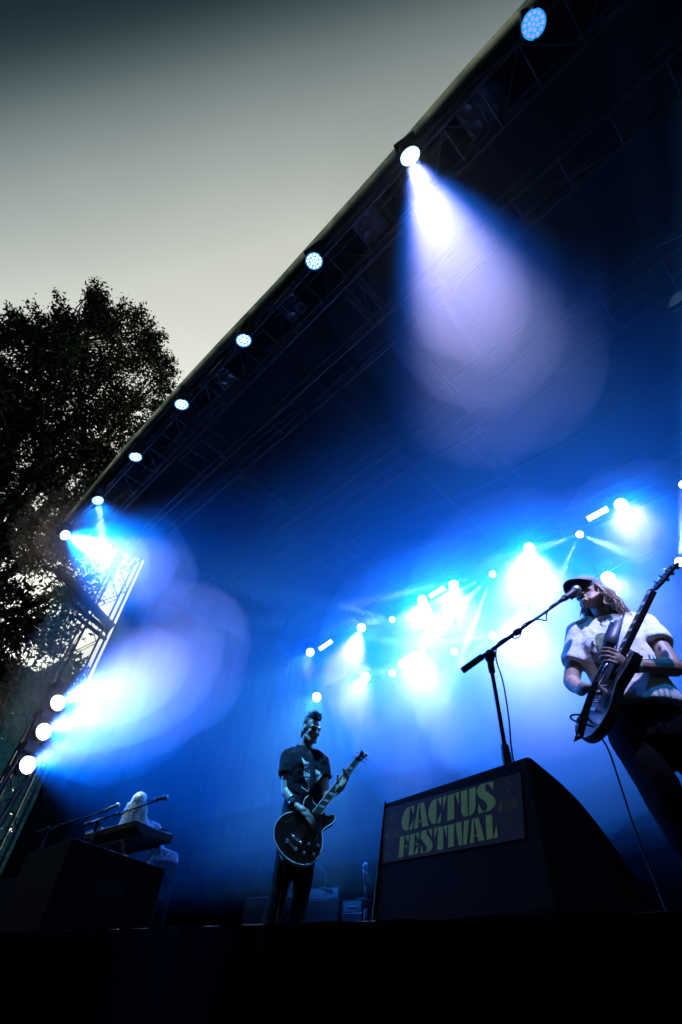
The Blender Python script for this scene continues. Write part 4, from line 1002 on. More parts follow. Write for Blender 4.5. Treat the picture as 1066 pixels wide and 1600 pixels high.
MB().tube([G(p.x * 0.995, p.y * 0.995, 0.001) for p in sm + [sm[0]]], 0.0022, 5).build('binding', M_bind, gb, smooth=True)
nk = MB().prism([G(0.10, 0.028, 0.008), G(0.62, 0.021, 0.008), G(0.62, -0.021, 0.008), G(0.10, -0.028, 0.008)], -N * 0.022 * k_).build('neck', M_gred, gt, bevel=0.004)
MB().prism([G(0.08, 0.029, 0.0085), G(0.622, 0.0215, 0.0085), G(0.622, -0.0215, 0.0085), G(0.08, -0.029, 0.0085)], N * 0.006 * k_).build('fretboard', M_fret, nk)
for f in range(1, 20):
    a = 0.622 - (0.622 - 0.0) * (1 - 2 ** (-f / 12)); w = 0.0215 + (0.622 - a) / 0.54 * 0.0075
    MB().prism([G(a - 0.0012, w, 0.0145), G(a + 0.0012, w, 0.0145), G(a + 0.0012, -w, 0.0145), G(a - 0.0012, -w, 0.0145)], N * 0.002).build('fret', M_string, nk)
    if f in (1, 3, 5, 7, 9, 12, 15):
        a2 = 0.622 - 0.622 * (1 - 2 ** (-(f - 1) / 12)); lo, hi = a + (a2 - a) * 0.2, a + (a2 - a) * 0.8
        MB().prism([G(lo, w * 0.72, 0.0148), G(hi, w * 0.66, 0.0148), G(hi, -w * 0.66, 0.0148), G(lo, -w * 0.72, 0.0148)], N * 0.0008).build('inlay', M_pearl, nk)
MB().prism([G(0.622, 0.022, 0.0085), G(0.628, 0.022, 0.0085), G(0.628, -0.022, 0.0085), G(0.622, -0.022, 0.0085)], N * 0.010).build('nut', M_pearl, nk)
hs = [(0.628, 0.022), (0.655, 0.030), (0.665, 0.040), (0.70, 0.038), (0.80, 0.045), (0.815, 0.030), (0.802, 0.0), (0.815, -0.030), (0.80, -0.045), (0.70, -0.038), (0.665, -0.040), (0.655, -0.030), (0.628, -0.022)]
hd = MB().prism([G(a, s, 0.004 - (a - 0.628) * 0.18) for a, s in hs], -N * 0.014 * k_).build('headstock', M_gblack, gt, bevel=0.002)
for i in range(3):
    for s in (-1, 1):
        a = 0.685 + i * 0.042; z0 = 0.004 - (a - 0.628) * 0.18; c = G(a, s * 0.026, z0)
        MB().tube([c, c + N * 0.016], 0.005, 8).build('tuner_post', M_chrome, hd, smooth=True)
        e = G(a, s * 0.058, z0 - 0.012)
        MB().tube([G(a, s * 0.03, z0 - 0.012), e], 0.003, 6).build('tuner_shaft', M_chrome, hd)
        Vol().ell(e + Sd * s * 0.008, frame(A, N), (0.009, 0.011, 0.006)).build('tuner_button', M_gblack, hd, 0.003, 1)
MB().box((-1, -1, -1), (1, 1, 1), Matrix.Translation(G(0.085, 0, 0.004)) @ frame(A, N).to_4x4() @ Matrix.Diagonal((0.036, 0.018, 0.008, 1))).build('pickup', M_chrome, gb, bevel=0.003)
MB().box((-1, -1, -1), (1, 1, 1), Matrix.Translation(G(0.028, 0, 0.004)) @ frame(A, N).to_4x4() @ Matrix.Diagonal((0.036, 0.018, 0.008, 1))).build('pickup', M_chrome, gb, bevel=0.003)
MB().box((-1, -1, -1), (1, 1, 1), Matrix.Translation(G(-0.015, 0, 0.008)) @ frame(A, N).to_4x4() @ Matrix.Diagonal((0.042, 0.007, 0.006, 1))).build('bridge', M_chrome, gb, bevel=0.002)
MB().box((-1, -1, -1), (1, 1, 1), Matrix.Translation(G(-0.06, 0, 0.008)) @ frame(A, N).to_4x4() @ Matrix.Diagonal((0.048, 0.008, 0.007, 1))).build('tailpiece', M_chrome, gb, bevel=0.002)
for i in range(6): o_s = (i - 2.5); bar('string', G(-0.055, o_s * 0.0100, 0.017), G(0.625, o_s * 0.0066, 0.0185), 0.0006, M_string, gt, 5)
for a, s in ((-0.06, -0.10), (-0.115, -0.115), (-0.095, -0.065), (-0.14, -0.075)):
    MB().lathe([(0.012, 0), (0.012, 0.010), (0.009, 0.016), (0.001, 0.017)], 12, Matrix.Translation(G(a, s, 0.0)) @ N.to_track_quat('Z', 'Y').to_matrix().to_4x4()).build('control_knob', M_gblack, gb, smooth=True)
# strap over the shoulder and its loose tail with the button
st_pts = [G(0.225, -0.10, -0.03), S((985, 1008), 0.18), S((972, 985), 0.15), S((966, 968), 0.10), S((975, 958), 0.0)]
def ribbon(pts, w, side, t=0.003):
    b = MB(); side = [Vector(s).normalized() * w / 2 for s in side]; n = len(pts)
    for p, s in zip(pts, side): b.v += [tuple(Vector(p) - s), tuple(Vector(p) + s)]
    for i in range(n - 1): b.f.append((2 * i, 2 * i + 1, 2 * i + 3, 2 * i + 2))
    return b
M_strap = mat('dark_blue_strap', (0.02, 0.022, 0.05), 0.5, noise=0.2, nscale=40)
o = ribbon([S((951, 1012), 0.19), S((955, 992), 0.18), S((961, 976), 0.14), S((966, 962), 0.06), S((972, 956), -0.02), S((985, 968), -0.12)], 0.066, [rt] * 6).build('strap', M_strap, gt, smooth=True); md = o.modifiers.new('thick', 'SOLIDIFY'); md.thickness = 0.004
tl = [S((958, 1012), 0.20), S((943, 1042), 0.27), S((929, 1070), 0.31), S((915, 1112), 0.33), S((904, 1156), 0.33)]
for q_ in range(4): pass
tb_ = Vol(); sdv = (rt + up * 0.35).normalized()
tb_.loft([(p, sdv * 0.026, tc * 0.008) for p in tl], 14, 4.0); tb_.build('strap_tail', M_gblack, gt, 0.005, 2)
MB().lathe([(0.006, 0), (0.007, 0.006), (0.001, 0.007)], 10, Matrix.Translation(S((905, 1150), 0.337)) @ tc.to_track_quat('Z', 'Y').to_matrix().to_4x4()).build('strap_button', M_chrome, gt, smooth=True)
def curve_tube(pts, r, name, m, parent=None, n=6):
    pts = [Vector(p) for p in pts]; sp = []
    for i in range(len(pts) - 1):
        p0, p1, p2, p3 = pts[max(i - 1, 0)], pts[i], pts[i + 1], pts[min(i + 2, len(pts) - 1)]
        for q in range(n):
            t = q / n; sp.append(0.5 * ((2 * p1) + (p2 - p0) * t + (2 * p0 - 5 * p1 + 4 * p2 - p3) * t * t + (3 * p1 - p0 - 3 * p2 + p3) * t ** 3))
    return MB().tube(sp + [pts[-1]], r, 7).build(name, m, parent, smooth=True)
o = curve_tube([S((938, 1138), 0.27), S((912, 1131), 0.36), S((894, 1124), 0.38), S((893, 1118), 0.37), S((905, 1117), 0.33), S((920, 1124), 0.28), S((934, 1146), 0.24), S((950, 1170), 0.2), S((968, 1222), 0.16), S((990, 1290), 0.12), S((1020, 1368), 0.08), Vector((S((1048, 1424), 0.05).x, S((1048, 1424), 0.05).y, ZS + 0.008)), S((1060, 1424), 0.0) * 1.0], 0.0045, 'guitar_cable', M_rubber)
tag(o, 'thin black cable hanging from the singer guitar down to the stage floor', 'cable')
# ------------------------------------------------------------------ the bass player
S, u, rt = plane_of((470, 1280), 4.69); tc = -u
base = CAM + u * 4.72; base.z = ZS
bassist = thing('person', 'bass player with quiff and black printed T-shirt standing behind the stage edge', 'person', base, 'musicians on the stage')
hc = S((486, 1142), 0.03)
F = (tc * 0.80 + rt * 0.58 - up * 0.16).normalized(); U = up + tc * 0.10 + rt * 0.08
V = Vol(); nb = S((477, 1170), -0.01)
W, Q = head_volumes(V, hc, F, U, 1.0, nb)
shL, shR = S((450, 1183), -0.02), S((503, 1190), 0.02)
chest = S((477, 1200), 0.0); belly = S((474, 1250), 0.0); pelvis = S((468, 1305), -0.02)
elL, wrL, hdL = S((447, 1237), 0.05), S((464, 1260), 0.19), S((478, 1271), 0.235)
elR, wrR, hdR = S((508, 1246), 0.04), S((527, 1236), 0.17), S((536, 1224), 0.21)
fw = (tc * 0.9 + rt * 0.45).normalized(); sd = Vector((-fw.y, fw.x, 0)); sd = sd if sd.dot(rt) > 0 else -sd
V.loft([(pelvis - up * 0.08, sd * 0.145, fw * 0.10), (pelvis + up * 0.06, sd * 0.14, fw * 0.10), (belly, sd * 0.135, fw * 0.10), (chest, sd * 0.155, fw * 0.105), (lv(chest, nb, 0.6), sd * 0.14, fw * 0.09), (nb, sd * 0.065, fw * 0.065)])
V.chain([shL, elL, wrL], [0.052, 0.042, 0.028]); V.chain([shR, elR, wrR], [0.052, 0.042, 0.028])
V.cap(lv(elL, wrL, 0.1), lv(elL, wrL, 0.5), 0.044, 0.036)
V.cap(lv(shL, chest, 0.2), nb, 0.055, 0.05); V.cap(lv(shR, chest, 0.2), nb, 0.055, 0.05)
hand_volumes(V, wrL, hdL, (rt * 0.75 - up * 0.55 + tc * 0.1), (-tc * 0.5 - up * 0.6), 1.0, -1, 0.5)
hand_volumes(V, wrR, hdR, (rt * 0.35 + up * 0.75 + tc * 0.2), (tc * 0.6 - rt * 0.7), 1.0, 1, 0.95)
ft0 = Vector((base.x, base.y, ZS))
hipL, hipR = pelvis - sd * 0.08 - up * 0.06, pelvis + sd * 0.08 - up * 0.06
ftL, ftR = ft0 - sd * 0.15 - rt * 0.03, ft0 + sd * 0.06 + tc * 0.10 - rt * 0.03
knL, knR = lv(hipL, ftL + up * 0.08, 0.5) + fw * 0.03, lv(hipR, ftR + up * 0.08, 0.5) + fw * 0.03
for h, kn, ft in ((hipL, knL, ftL), (hipR, knR, ftR)):
    V.chain([h, kn, ft + up * 0.09], [0.082, 0.052, 0.038]); V.cap(ft + up * 0.05, ft + up * 0.035 + fw * 0.15, 0.04, 0.032)
V.build('body', M_skin, bassist, 0.0055, 3)
for s in (-1, 1): Vol().ell(W(s * 0.032, 0.081, -0.002), Q, (0.013, 0.012, 0.010)).build('eye', M_eye, bassist, 0.004, 0)
for s in (-1, 1): MB().tube([W(s * 0.016, 0.098, 0.018), W(s * 0.034, 0.094, 0.026), W(s * 0.054, 0.078, 0.018)], 0.0045, 6).build('eyebrow', M_hairk, bassist, smooth=True)
V = Vol(); hem = S((470, 1292), 0.0)
V.loft([(hem, sd * 0.180, fw * 0.140), (hem + up * 0.05, sd * 0.178, fw * 0.135), (belly, sd * 0.165, fw * 0.125), (chest, sd * 0.180, fw * 0.125), (lv(chest, nb, 0.5), sd * 0.175, fw * 0.105), (lv(chest, nb, 0.88), sd * 0.11, fw * 0.08), (nb + up * 0.005, sd * 0.072, fw * 0.070)])
slL, slR = lv(shL, elL, 0.55), lv(shR, elR, 0.50)
V.cap(lv(shL, nb, 0.4), shL, 0.066, 0.068); V.cap(lv(shR, nb, 0.4), shR, 0.066, 0.068); sleeve(V, shL, slL, 0.068, 0.080); sleeve(V, shR, slR, 0.068, 0.078)
tee = V.build('t_shirt', M_teek, bassist, 0.008, 8, 0.018, 0.06)
zz = Zm(440, 1100, 10.0); cv = lambda p: S(p, 0.16)
ribs = [[(330, 810), (350, 805), (385, 855), (420, 870), (440, 880), (470, 860), (490, 870), (500, 900), (490, 1030), (430, 1040), (370, 1010), (350, 950), (360, 910), (340, 860)],
        [(365, 1020), (390, 1045), (490, 1045), (488, 1110), (430, 1125), (375, 1110), (352, 1110), (360, 1070)],
        [(370, 1135), (420, 1140), (482, 1130), (478, 1200), (470, 1300), (455, 1325), (440, 1280), (425, 1240), (395, 1190)],
        [(380, 1300), (430, 1325), (465, 1315), (462, 1345), (420, 1338), (370, 1312), (320, 1290), (310, 1272)],
        [(558, 990), (580, 1000), (615, 1070), (612, 1130), (590, 1150), (555, 1120), (552, 1060)],
        [(560, 1135), (608, 1150), (608, 1190), (600, 1270), (588, 1230), (575, 1180)],
        [(545, 1170), (556, 1210), (540, 1290), (528, 1360), (512, 1358), (515, 1300), (530, 1230)]]
for pl in ribs: patch('shirt_print', M_printw, tee, tee, [zz(pl)], cv)
MB().tube([nb + up * 0.010 + (sd * math.cos(a) * 0.078 + fw * math.sin(a) * 0.076) - up * 0.025 * math.sin(a) for a in [2 * math.pi * q / 24 for q in range(25)]], 0.008, 8).build('collar', M_teek, tee, smooth=True)
V = Vol()
V.loft([(pelvis - up * 0.13, sd * 0.160, fw * 0.125), (pelvis, sd * 0.160, fw * 0.12), (pelvis + up * 0.08, sd * 0.15, fw * 0.11)])
for h, kn, ft in ((hipL, knL, ftL), (hipR, knR, ftR)): V.chain([h, kn, ft + up * 0.11], [0.098, 0.070, 0.056])
V.build('trousers', M_trouser, bassist, 0.010, 6, 0.016, 0.09)
for ft in (ftL, ftR): Vol().cap(ft + up * 0.045 - fw * 0.05, ft + up * 0.038 + fw * 0.15, 0.045, 0.038).build('shoe', M_shoe, bassist, 0.008, 3)
# quiff
hb = Vol(); hb.ell(W(0, -0.022, 0.052), Q, (0.079, 0.090, 0.084)); hb.ell(W(0, -0.065, -0.015), Q, (0.066, 0.040, 0.072)); hb.ell(W(0, 0.020, 0.110), Q, (0.050, 0.062, 0.026))
hair_o = hb.build('hair', M_hairk, bassist, 0.006, 3, 0.012, 0.02)
rg = random.Random(3); roots = [(rg.uniform(-0.055, 0.055), rg.uniform(-0.075, 0.072), rg.random()) for _ in range(260)]
def hair_b(q):
    x, y, s = q; z = 0.095 + 0.015 * (y > -0.02); ln = 0.022 + 0.022 * (y + 0.08) / 0.15 + 0.028 * s * s
    return [W(x, y, z - 0.01), W(x * 1.05, y + 0.006, z + ln * 0.5), W(x * 1.15 + 0.01 * (s - 0.5), y - 0.004 + 0.02 * s * (y > 0), z + ln)]
strands('hair_tufts', M_hairk, hair_o, roots, hair_b, r=0.005)
# black wrist cuff with a pale buckle
wd_ = (elL - wrL).normalized(); wq = wd_.to_track_quat('Z', 'Y').to_matrix().to_4x4(); wc = lv(wrL, elL, 0.22)
MB().lathe([(0.036, -0.032), (0.041, -0.030), (0.044, 0.030), (0.039, 0.032)], 18, Matrix.Translation(wc) @ wq).build('wrist_cuff', M_gblack, bassist, smooth=True)
MB().lathe([(0.046, -0.003), (0.048, 0.0), (0.046, 0.003)], 18, Matrix.Translation(lv(wrL, elL, 0.38)) @ wq).build('bracelet', M_chrome, bassist, smooth=True)
cu = wc + tc * 0.043; MB().box((-0.020, -0.004, -0.008), (0.020, 0.004, 0.008), Matrix.Translation(cu) @ frame(tc, up).to_4x4()).build('buckle', M_chrome, bassist, bevel=0.002)

# ------------------------------------------------------------------ his hollow-body bass, laid out on one plane in front of him
bn = (tc + up * 0.10).normalized(); b0 = S((468, 1300), 0.20)
def B(p, off=0.0): return at_plane(p, b0, bn) + bn * off
zb = Zm(420, 1220, 8.883)
bout = [(480, 330), (492, 270), (530, 222), (588, 198), (612, 228), (615, 280), (642, 322), (690, 345), (735, 365), (768, 392), (775, 435), (802, 480), (852, 482), (902, 465), (925, 500), (914, 552), (870, 602), (802, 640), (756, 680), (741, 725), (748, 800), (745, 900), (720, 990), (670, 1078), (600, 1138), (520, 1165), (420, 1155), (320, 1118), (230, 1050), (150, 960), (100, 868), (75, 780), (75, 680), (96, 600), (142, 530), (208, 468), (290, 438), (370, 425), (440, 385)]
pts = smooth_poly([B(p) for p in zb(bout)], 3)
bg = thing('bass_guitar', 'black hollow-body bass guitar with pale edge binding and four knobs', 'guitar', B((468, 1300)), 'guitars on the stage')
bb = MB().prism(pts, -bn * 0.05).build('body', M_gblack, bg, bevel=0.004)
MB().tube(pts + [pts[0]], 0.0036, 6).build('binding', M_bind, bb, smooth=True)
MB().tube([p - bn * 0.05 for p in pts + [pts[0]]], 0.0028, 6).build('binding', M_bind, bb, smooth=True)
n1, n2, n3, n4 = (488, 1270), (502, 1274), (560.5, 1193), (553, 1188)
nk = MB().prism([B(p, 0.014) for p in (n1, n2, n3, n4)], -bn * 0.030).build('neck', M_gblack, bg, bevel=0.004)
MB().prism([B(p, 0.0145) for p in (n1, n2, n3, n4)], bn * 0.006).build('fretboard', M_fret, nk)
for a, b_ in ((n1, n4), (n2, n3)): bar('neck_binding', B(a, 0.020), B(b_, 0.020), 0.0028, M_bind, nk)
def nl(t, s):                                   # along the neck, across the neck, in pixels
    l = (n1[0] + (n4[0] - n1[0]) * t, n1[1] + (n4[1] - n1[1]) * t); r_ = (n2[0] + (n3[0] - n2[0]) * t, n2[1] + (n3[1] - n2[1]) * t)
    return (l[0] + (r_[0] - l[0]) * s, l[1] + (r_[1] - l[1]) * s)
for f in range(20):
    t = f / 20.5 * (1 - 0.15 * (1 - f / 20)); bar('fret', B(nl(t, 0.04), 0.0208), B(nl(t, 0.96), 0.0208), 0.0011, M_string, nk, 5)
for t in (0.13, 0.24, 0.37, 0.52, 0.68, 0.86):
    MB().prism([B(nl(t - 0.017, 0.2), 0.0207), B(nl(t + 0.017, 0.2), 0.0207), B(nl(t + 0.017, 0.8), 0.0207), B(nl(t - 0.017, 0.8), 0.0207)], bn * 0.0012).build('inlay', M_pearl, nk)
zh = Zm(530, 1160, 17.77)
hp = [B(p, 0.012) for p in zh([(440, 515), (428, 430), (505, 400), (560, 320), (590, 260), (622, 203), (690, 295), (810, 358), (785, 400), (715, 440), (640, 505), (600, 545), (530, 565)])]
hd = MB().prism(hp, -bn * 0.018).build('headstock', M_gblack, bg, bevel=0.002)
MB().tube(hp + [hp[0]], 0.0016, 5).build('headstock_binding', M_bind, hd)
for a, b_ in (((590, 300), (495, 270)), ((500, 420), (410, 362)), ((690, 390), (805, 505)), ((610, 480), (735, 600))):
    pa, pb = zh([a])[0], zh([b_])[0]
    MB().lathe([(0.009, 0), (0.009, 0.014), (0.006, 0.016), (0.001, 0.017)], 10, Matrix.Translation(B(pa, 0.012)) @ bn.to_track_quat('Z', 'Y').to_matrix().to_4x4()).build('tuner_post', M_chrome, hd, smooth=True)
    bar('tuner_shaft', B(pa, 0.0), B(pb, 0.0), 0.0035, M_chrome, hd)
    Vol().ell(B(pb, 0.0), frame((B(pb) - B(pa)), bn), (0.013, 0.010, 0.005)).build('tuner_button', M_steel, hd, 0.003, 1)
zk = zb
for p in zk([(555, 885), (683, 908), (487, 1008), (625, 1028)]):
    MB().lathe([(0.013, 0.0), (0.013, 0.012), (0.010, 0.020), (0.001, 0.021)], 14, Matrix.Translation(B(p)) @ bn.to_track_quat('Z', 'Y').to_matrix().to_4x4()).build('control_knob', M_chrome, bb, smooth=True)
tp = [B(p, 0.012) for p in zk([(258, 845), (376, 958)])]
bar('tailpiece', tp[0], tp[1], 0.0075, M_chrome, bb, 10)
for p in tp: MB().lathe([(0.015, -0.012), (0.015, 0.006), (0.010, 0.010), (0.001, 0.011)], 14, Matrix.Translation(p) @ bn.to_track_quat('Z', 'Y').to_matrix().to_4x4()).build('tailpiece_post', M_chrome, bb, smooth=True)
br = [B(p, 0.010) for p in zk([(322, 765), (440, 865)])]
bar('bridge', br[0], br[1], 0.006, M_steel, bb, 10)
for q in range(5): c = lv(br[0], br[1], q / 4); MB().lathe([(0.010, -0.008), (0.010, 0.008), (0.001, 0.009)], 10, Matrix.Translation(c) @ bn.to_track_quat('Z', 'Y').to_matrix().to_4x4()).build('saddle', M_chrome, bb, smooth=True)
pk_ = [B(p, 0.002) for p in zk([(440, 700), (478, 665), (530, 760), (490, 805)])]
MB().prism(pk_, bn * 0.010).build('pickup', M_blackm, bb, bevel=0.002)
pk_ = [B(p, 0.002) for p in zk([(640, 560), (715, 480), (765, 590), (700, 735), (655, 690)])]
MB().prism(pk_, bn * 0.004).build('pickguard', M_blackm, bb, bevel=0.001)
for pl in ([(215, 565), (260, 560), (330, 520), (352, 490), (340, 520), (280, 560), (225, 580)], [(620, 900), (640, 820), (690, 740), (660, 830), (640, 900), (615, 960)]):
    MB().prism([B(p, 0.0005) for p in zk(pl)], bn * 0.0012).build('sound_hole', M_fret, bb)
for q in range(4):
    s = 0.16 + 0.226 * q; e = lv(tp[0], tp[1], 0.18 + 0.21 * q)
    bar('string', e + bn * 0.012, B(nl(1.0, s), 0.024), 0.0012, M_string, bg, 5)
o = ribbon([B(p, 0.03 if i else 0.0) for i, p in enumerate(((487, 1246), (489, 1230)))] + [S((489, 1205), 0.155), S((486, 1185), 0.13), S((481, 1172), 0.07), S((474, 1166), -0.03)], 0.048, [rt] * 6).build('strap', M_teek, bg, smooth=True); md = o.modifiers.new('thick', 'SOLIDIFY'); md.thickness = 0.003
o = curve_tube([B((438, 1334), -0.02), B((443, 1350), 0.0), S((442, 1372), 0.1), S((438, 1400), 0.12), S((434, 1430), 0.12), Vector((S((432, 1440), 0.12).x, S((432, 1440), 0.12).y, ZS + 0.01))], 0.006, 'bass_cable', M_rubber)
tag(o, 'black cable dropping from the black hollow-body bass to the floor', 'cable')

# ------------------------------------------------------------------ keyboard, player and microphones at the far left
def box_thing(name, label, cat, lo, hi, m, group=None): pass
KZ = ZC + 1.10
kx0, kx1, ky0, ky1 = -6.42, -5.23, 2.38, 2.80
kb = thing('keyboard', 'stage keyboard seen from below at the left in front of the blond player', 'keyboard', ((kx0 + kx1) / 2, (ky0 + ky1) / 2, KZ - 0.12))
MB().prism([(kx1, ky0, KZ), (kx1, ky0, KZ - 0.05), (kx1, ky0 + 0.10, KZ - 0.115), (kx1, ky1, KZ - 0.115), (kx1, ky1, KZ - 0.045), (kx1, ky0 + 0.2, KZ - 0.03)], (kx0 - kx1, 0, 0)).build('case', M_black, kb, bevel=0.008)
for i in range(36):                                 # white keys on the player's side
    x = kx0 + 0.05 + i * (kx1 - kx0 - 0.1) / 36; w = (kx1 - kx0 - 0.1) / 36 - 0.002
    MB().box((x, ky1 - 0.15, KZ - 0.040), (x + w, ky1 - 0.005, KZ - 0.026)).build('key', M_pearl, kb)
for i in range(36):
    if i % 7 in (0, 1, 3, 4, 5):
        x = kx0 + 0.05 + (i + 0.7) * (kx1 - kx0 - 0.1) / 36; MB().box((x, ky1 - 0.15, KZ - 0.025), (x + 0.018, ky1 - 0.06, KZ - 0.013)).build('key', M_gblack, kb)
MB().tube([(kx0 + 0.02, ky0 - 0.004, KZ - 0.002), (kx1 - 0.02, ky0 - 0.004, KZ - 0.002)], 0.006, 6).build('edge_rail', M_steel, kb)
ks = thing('keyboard_stand', 'dark crossed stand carrying the keyboard at the left', 'stand', ((kx0 + kx1) / 2, 2.6, ZS))
for sx in (kx0 + 0.25, kx1 - 0.25):
    for a_, b_ in (((sx, ky0 + 0.02, KZ - 0.135), (sx, ky1 + 0.04, ZS + 0.02)), ((sx + 0.03, ky1 - 0.02, KZ - 0.135), (sx + 0.03, ky0 - 0.04, ZS + 0.02))): bar('leg', a_, b_, 0.016, M_steel, ks, 8)
for y in (ky0 + 0.05, ky1 - 0.05): bar('crossbar', (kx0 + 0.2, y, KZ - 0.133), (kx1 - 0.2, y, KZ - 0.133), 0.014, M_blackm, ks, 8)
# effect pedals and knobs on top, lit at the far end
ex = thing('effects_unit', 'small effects box with shiny knobs on top of the keyboard', 'effects box', (kx0 + 0.1, 2.5, KZ))
MB().box((kx0 - 0.12, 2.42, KZ - 0.025), (kx0 + 0.22, 2.60, KZ + 0.045)).build('case', M_blackm, ex, bevel=0.005)
for q in range(4): MB().lathe([(0.012, 0), (0.012, 0.02), (0.001, 0.022)], 10, Matrix.Translation((kx0 - 0.07 + q * 0.08, 2.47, KZ + 0.045))).build('knob', M_chrome, ex, smooth=True)

S, u, rt = plane_of((218, 1290), 7.42); tc = -u
base = at_h((232, 1440), 7.6); base = Vector((base.x, base.y, ZS))
player = thing('person', 'keyboard player with long pale blond hair bent over the keyboard', 'person', base, 'musicians on the stage')
hc = S((215, 1258), 0.10); nb = S((224, 1283), -0.05); F = (tc * 0.55 - up * 0.75 - rt * 0.2).normalized(); U = up * 0.9 + tc * 0.55
V = Vol(); W, Q = head_volumes(V, hc, F, U, 0.98, nb)
chest = S((229, 1306), -0.1); belly = S((234, 1335), -0.12); pelvis = Vector((base.x, base.y, ZS + 0.86))
shL, shR = S((208, 1296), -0.02), S((244, 1296), -0.08)
wrL = Vector((-6.1, 2.92, KZ + 0.0)); wrR = Vector((-5.72, 2.90, KZ + 0.0)); elL, elR = lv(shL, wrL, 0.5) - up * 0.12, S((247, 1328), -0.02)
V.loft([(pelvis - up * 0.08, rt * 0.15, u * 0.11), (pelvis + up * 0.08, rt * 0.125, u * 0.10), (lv(pelvis, chest, 0.55), rt * 0.115, u * 0.09), (chest, rt * 0.14, u * 0.10), (lv(chest, nb, 0.6), rt * 0.13, u * 0.085), (nb, rt * 0.055, u * 0.055)])
V.chain([shL, elL, wrL], [0.045, 0.036, 0.024]); V.chain([shR, elR, wrR], [0.045, 0.036, 0.024])
V.cap(shL, nb, 0.05, 0.045); V.cap(shR, nb, 0.05, 0.045)
for w_ in (wrL, wrR): hand_volumes(V, w_, w_ + Vector((0.02, -0.07, -0.005)), (0.05, -1, -0.1), (0, 0, -1), 0.9, 1, 0.5)
ftL, ftR = base - rt * 0.10, base + rt * 0.12
for s, ft in ((-1, ftL), (1, ftR)):
    h = pelvis + rt * s * 0.08 - up * 0.05; kn = lv(h, ft + up * 0.08, 0.5) + tc * 0.04
    V.chain([h, kn, ft + up * 0.09], [0.085, 0.052, 0.036]); V.cap(ft + up * 0.05, ft + up * 0.035 + tc * 0.13, 0.036, 0.03)
V.build('body', M_skin, player, 0.008, 4)
V = Vol()
V.loft([(pelvis + up * 0.02, rt * 0.17, u * 0.13), (pelvis + up * 0.12, rt * 0.15, u * 0.12), (lv(pelvis, chest, 0.6), rt * 0.145, u * 0.115), (chest, rt * 0.165, u * 0.12), (lv(chest, nb, 0.6), rt * 0.15, u * 0.10), (nb, rt * 0.06, u * 0.06)])
V.chain([lv(shL, nb, 0.4), shL, lv(shL, elL, 0.9)], [0.06, 0.065, 0.062]); V.chain([lv(shR, nb, 0.4), shR, lv(shR, elR, 0.9)], [0.06, 0.068, 0.066])
V.build('blouse', mat('patterned_pale_blouse', (0.34, 0.36, 0.42), 0.85, noise=0.7, nscale=22), player, 0.010, 6, 0.014, 0.08)
V = Vol(); V.loft([(pelvis - up * 0.12, rt * 0.165, u * 0.125), (pelvis + up * 0.05, rt * 0.155, u * 0.118)])
for s, ft in ((-1, ftL), (1, ftR)):
    h = pelvis + rt * s * 0.08 - up * 0.05; V.chain([h, lv(h, ft + up * 0.08, 0.5) + tc * 0.04, ft + up * 0.11], [0.10, 0.07, 0.06])
V.build('trousers', M_trouser, player, 0.012, 5)
hb = Vol(); hb.ell(W(0, -0.025, 0.05), Q, (0.092, 0.105, 0.092)); hb.cap(hc + up * 0.04, S((216, 1280), 0.02), 0.085, 0.09)
hair_o = hb.build('hair', M_blond, player, 0.010, 4, 0.01, 0.04)
rg = random.Random(11); roots = [(rg.uniform(0, 2 * math.pi), rg.uniform(0.2, 1.0), rg.random()) for _ in range(420)]
def hair_k(q):
    a, e, s = q; pts = []; top_ = hc + up * 0.125
    for i in range(9):
        t = i / 8; r_ = 0.05 + 0.058 * min(1, t * 2.2) * e ** 0.3 + 0.03 * t; r_ += 0.016 * math.sin(9 * t + s * 30)
        d_ = rt * math.cos(a) + u * math.sin(a)
        pts.append(top_ + d_ * r_ * (0.25 + 0.75 * min(1, t * 3)) - up * (0.30 + 0.09 * s) * t + (S((222, 1290)) - S((215, 1258))).normalized() * 0.02 * t)
    return pts
strands('hair_locks', M_blond, hair_o, roots, hair_k, r=0.006)
pv = at_y((154, 1284), 2.35)
stand('boom microphone stand crossing in front of the blond keyboard player', (pv.x, pv.y, ZS), pv, at_y((134, 1288), 2.3), at_y((242, 1253), 2.42), at_y((258, 1246.5), 2.46), at_y((262, 1245), 2.47) - at_y((240, 1249), 2.42), 'microphone stands', cable=True)
pv = at_y((76, 1296), 2.3)
stand('second boom microphone stand left of the keyboard, angled behind the sidefill', (pv.x, pv.y, ZS), pv, at_y((58, 1301), 2.25), at_y((162, 1268), 2.7), at_y((184, 1258), 2.75), at_y((184, 1258), 2.75) - at_y((160, 1267), 2.70), 'microphone stands', cable=True)

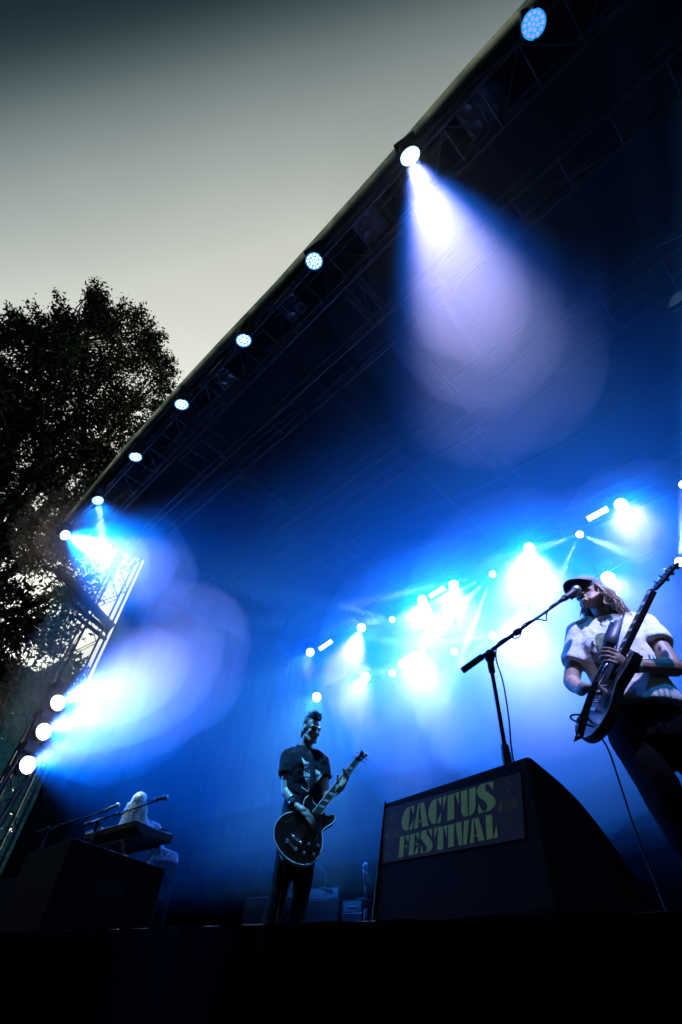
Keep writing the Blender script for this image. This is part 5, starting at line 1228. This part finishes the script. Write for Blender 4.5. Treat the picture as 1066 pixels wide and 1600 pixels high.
# ------------------------------------------------------------------ backline behind the bass player
M_grillec = mat('dark_grille_cloth', (0.009, 0.009, 0.011), 0.9, noise=0.4, nscale=120)
def amp(label, p0, p1, ytop, y, depth, head=True):
    a, b_ = at_y(p0, y), at_y(p1, y); x0, x1 = a.x, b_.x; zt = max(a.z, b_.z)
    T = thing('guitar_amplifier', label, 'amplifier', ((x0 + x1) / 2, y + depth / 2, ZS), 'amplifiers of the backline')
    MB().box((x0, y, ZS + 0.03), (x1, y + depth, zt)).build('cabinet', M_tuff, T, bevel=0.012)
    hz_ = zt - 0.16 if head else zt - 0.04
    MB().box((x0 + 0.03, y - 0.004, ZS + 0.07), (x1 - 0.03, y - 0.001, hz_)).build('grille_cloth', M_grillec, T)
    bar('trim_strip', (x0 + 0.02, y - 0.005, hz_ + 0.012), (x1 - 0.02, y - 0.005, hz_ + 0.012), 0.005, M_steel, T)
    if head:
        MB().box((x0 + 0.04, y - 0.004, hz_ + 0.03), (x1 - 0.04, y - 0.001, zt - 0.02)).build('control_panel', M_blackm, T)
        for q in range(6):
            MB().lathe([(0.012, 0), (0.010, 0.018), (0.001, 0.019)], 10, Matrix.Translation((x0 + 0.12 + q * (x1 - x0 - 0.24) / 5, y - 0.004, hz_ + 0.075)) @ Matrix.Rotation(R(90), 4, 'X')).build('knob', M_chrome, T, smooth=True)
    MB().tube([((x0 + x1) / 2 - 0.12, y + depth / 2, zt), ((x0 + x1) / 2 - 0.08, y + depth / 2, zt + 0.03), ((x0 + x1) / 2 + 0.08, y + depth / 2, zt + 0.03), ((x0 + x1) / 2 + 0.12, y + depth / 2, zt)], 0.012, 6).build('handle', M_rubber, T)
    for sx in (x0 + 0.06, x1 - 0.06):
        for sy in (y + 0.06, y + depth - 0.06): MB().lathe([(0.022, 0), (0.022, 0.035)], 8, Matrix.Translation((sx, sy, ZS))).build('foot', M_rubber, T)
    return T
amp('tall amplifier cabinet left of the bass player legs', (384, 1402), (432, 1397), 0, 5.6, 0.4, False)
amp('wide amplifier with control panel behind the bass player legs', (448, 1391), (532, 1392), 0, 5.9, 0.4, True)
amp('low amplifier between the bass player and the poster monitor', (534, 1406), (568, 1405), 0, 5.9, 0.35, True)
gm = at_y((507, 1391), 5.85); T = thing('gooseneck_microphone', 'small gooseneck microphone curving up from the wide amplifier', 'microphone', gm)
MB().lathe([(0.05, 0), (0.05, 0.02), (0.015, 0.03)], 12, Matrix.Translation(gm)).build('base', M_blackm, T, smooth=True)
g_ = [gm + Vector((0, 0, 0.02)), at_y((510, 1378), 5.85), at_y((509, 1366), 5.85), at_y((505, 1359), 5.8)]
curve_tube(g_, 0.009, 'neck', M_blackm, T)
Vol().cap(g_[-1], at_y((500, 1356), 5.75), 0.024, 0.028).build('microphone', M_black, T, 0.005, 2)
gs = at_y((575, 1430), 4.6); stand('short microphone stand half hidden left of the poster monitor', (gs.x, gs.y, ZS), at_y((571, 1368), 4.6), at_y((578, 1380), 4.6), at_y((570, 1362), 4.6), at_y((571, 1353), 4.6), (0, -0.2, 1), 'microphone stands', cable=False)
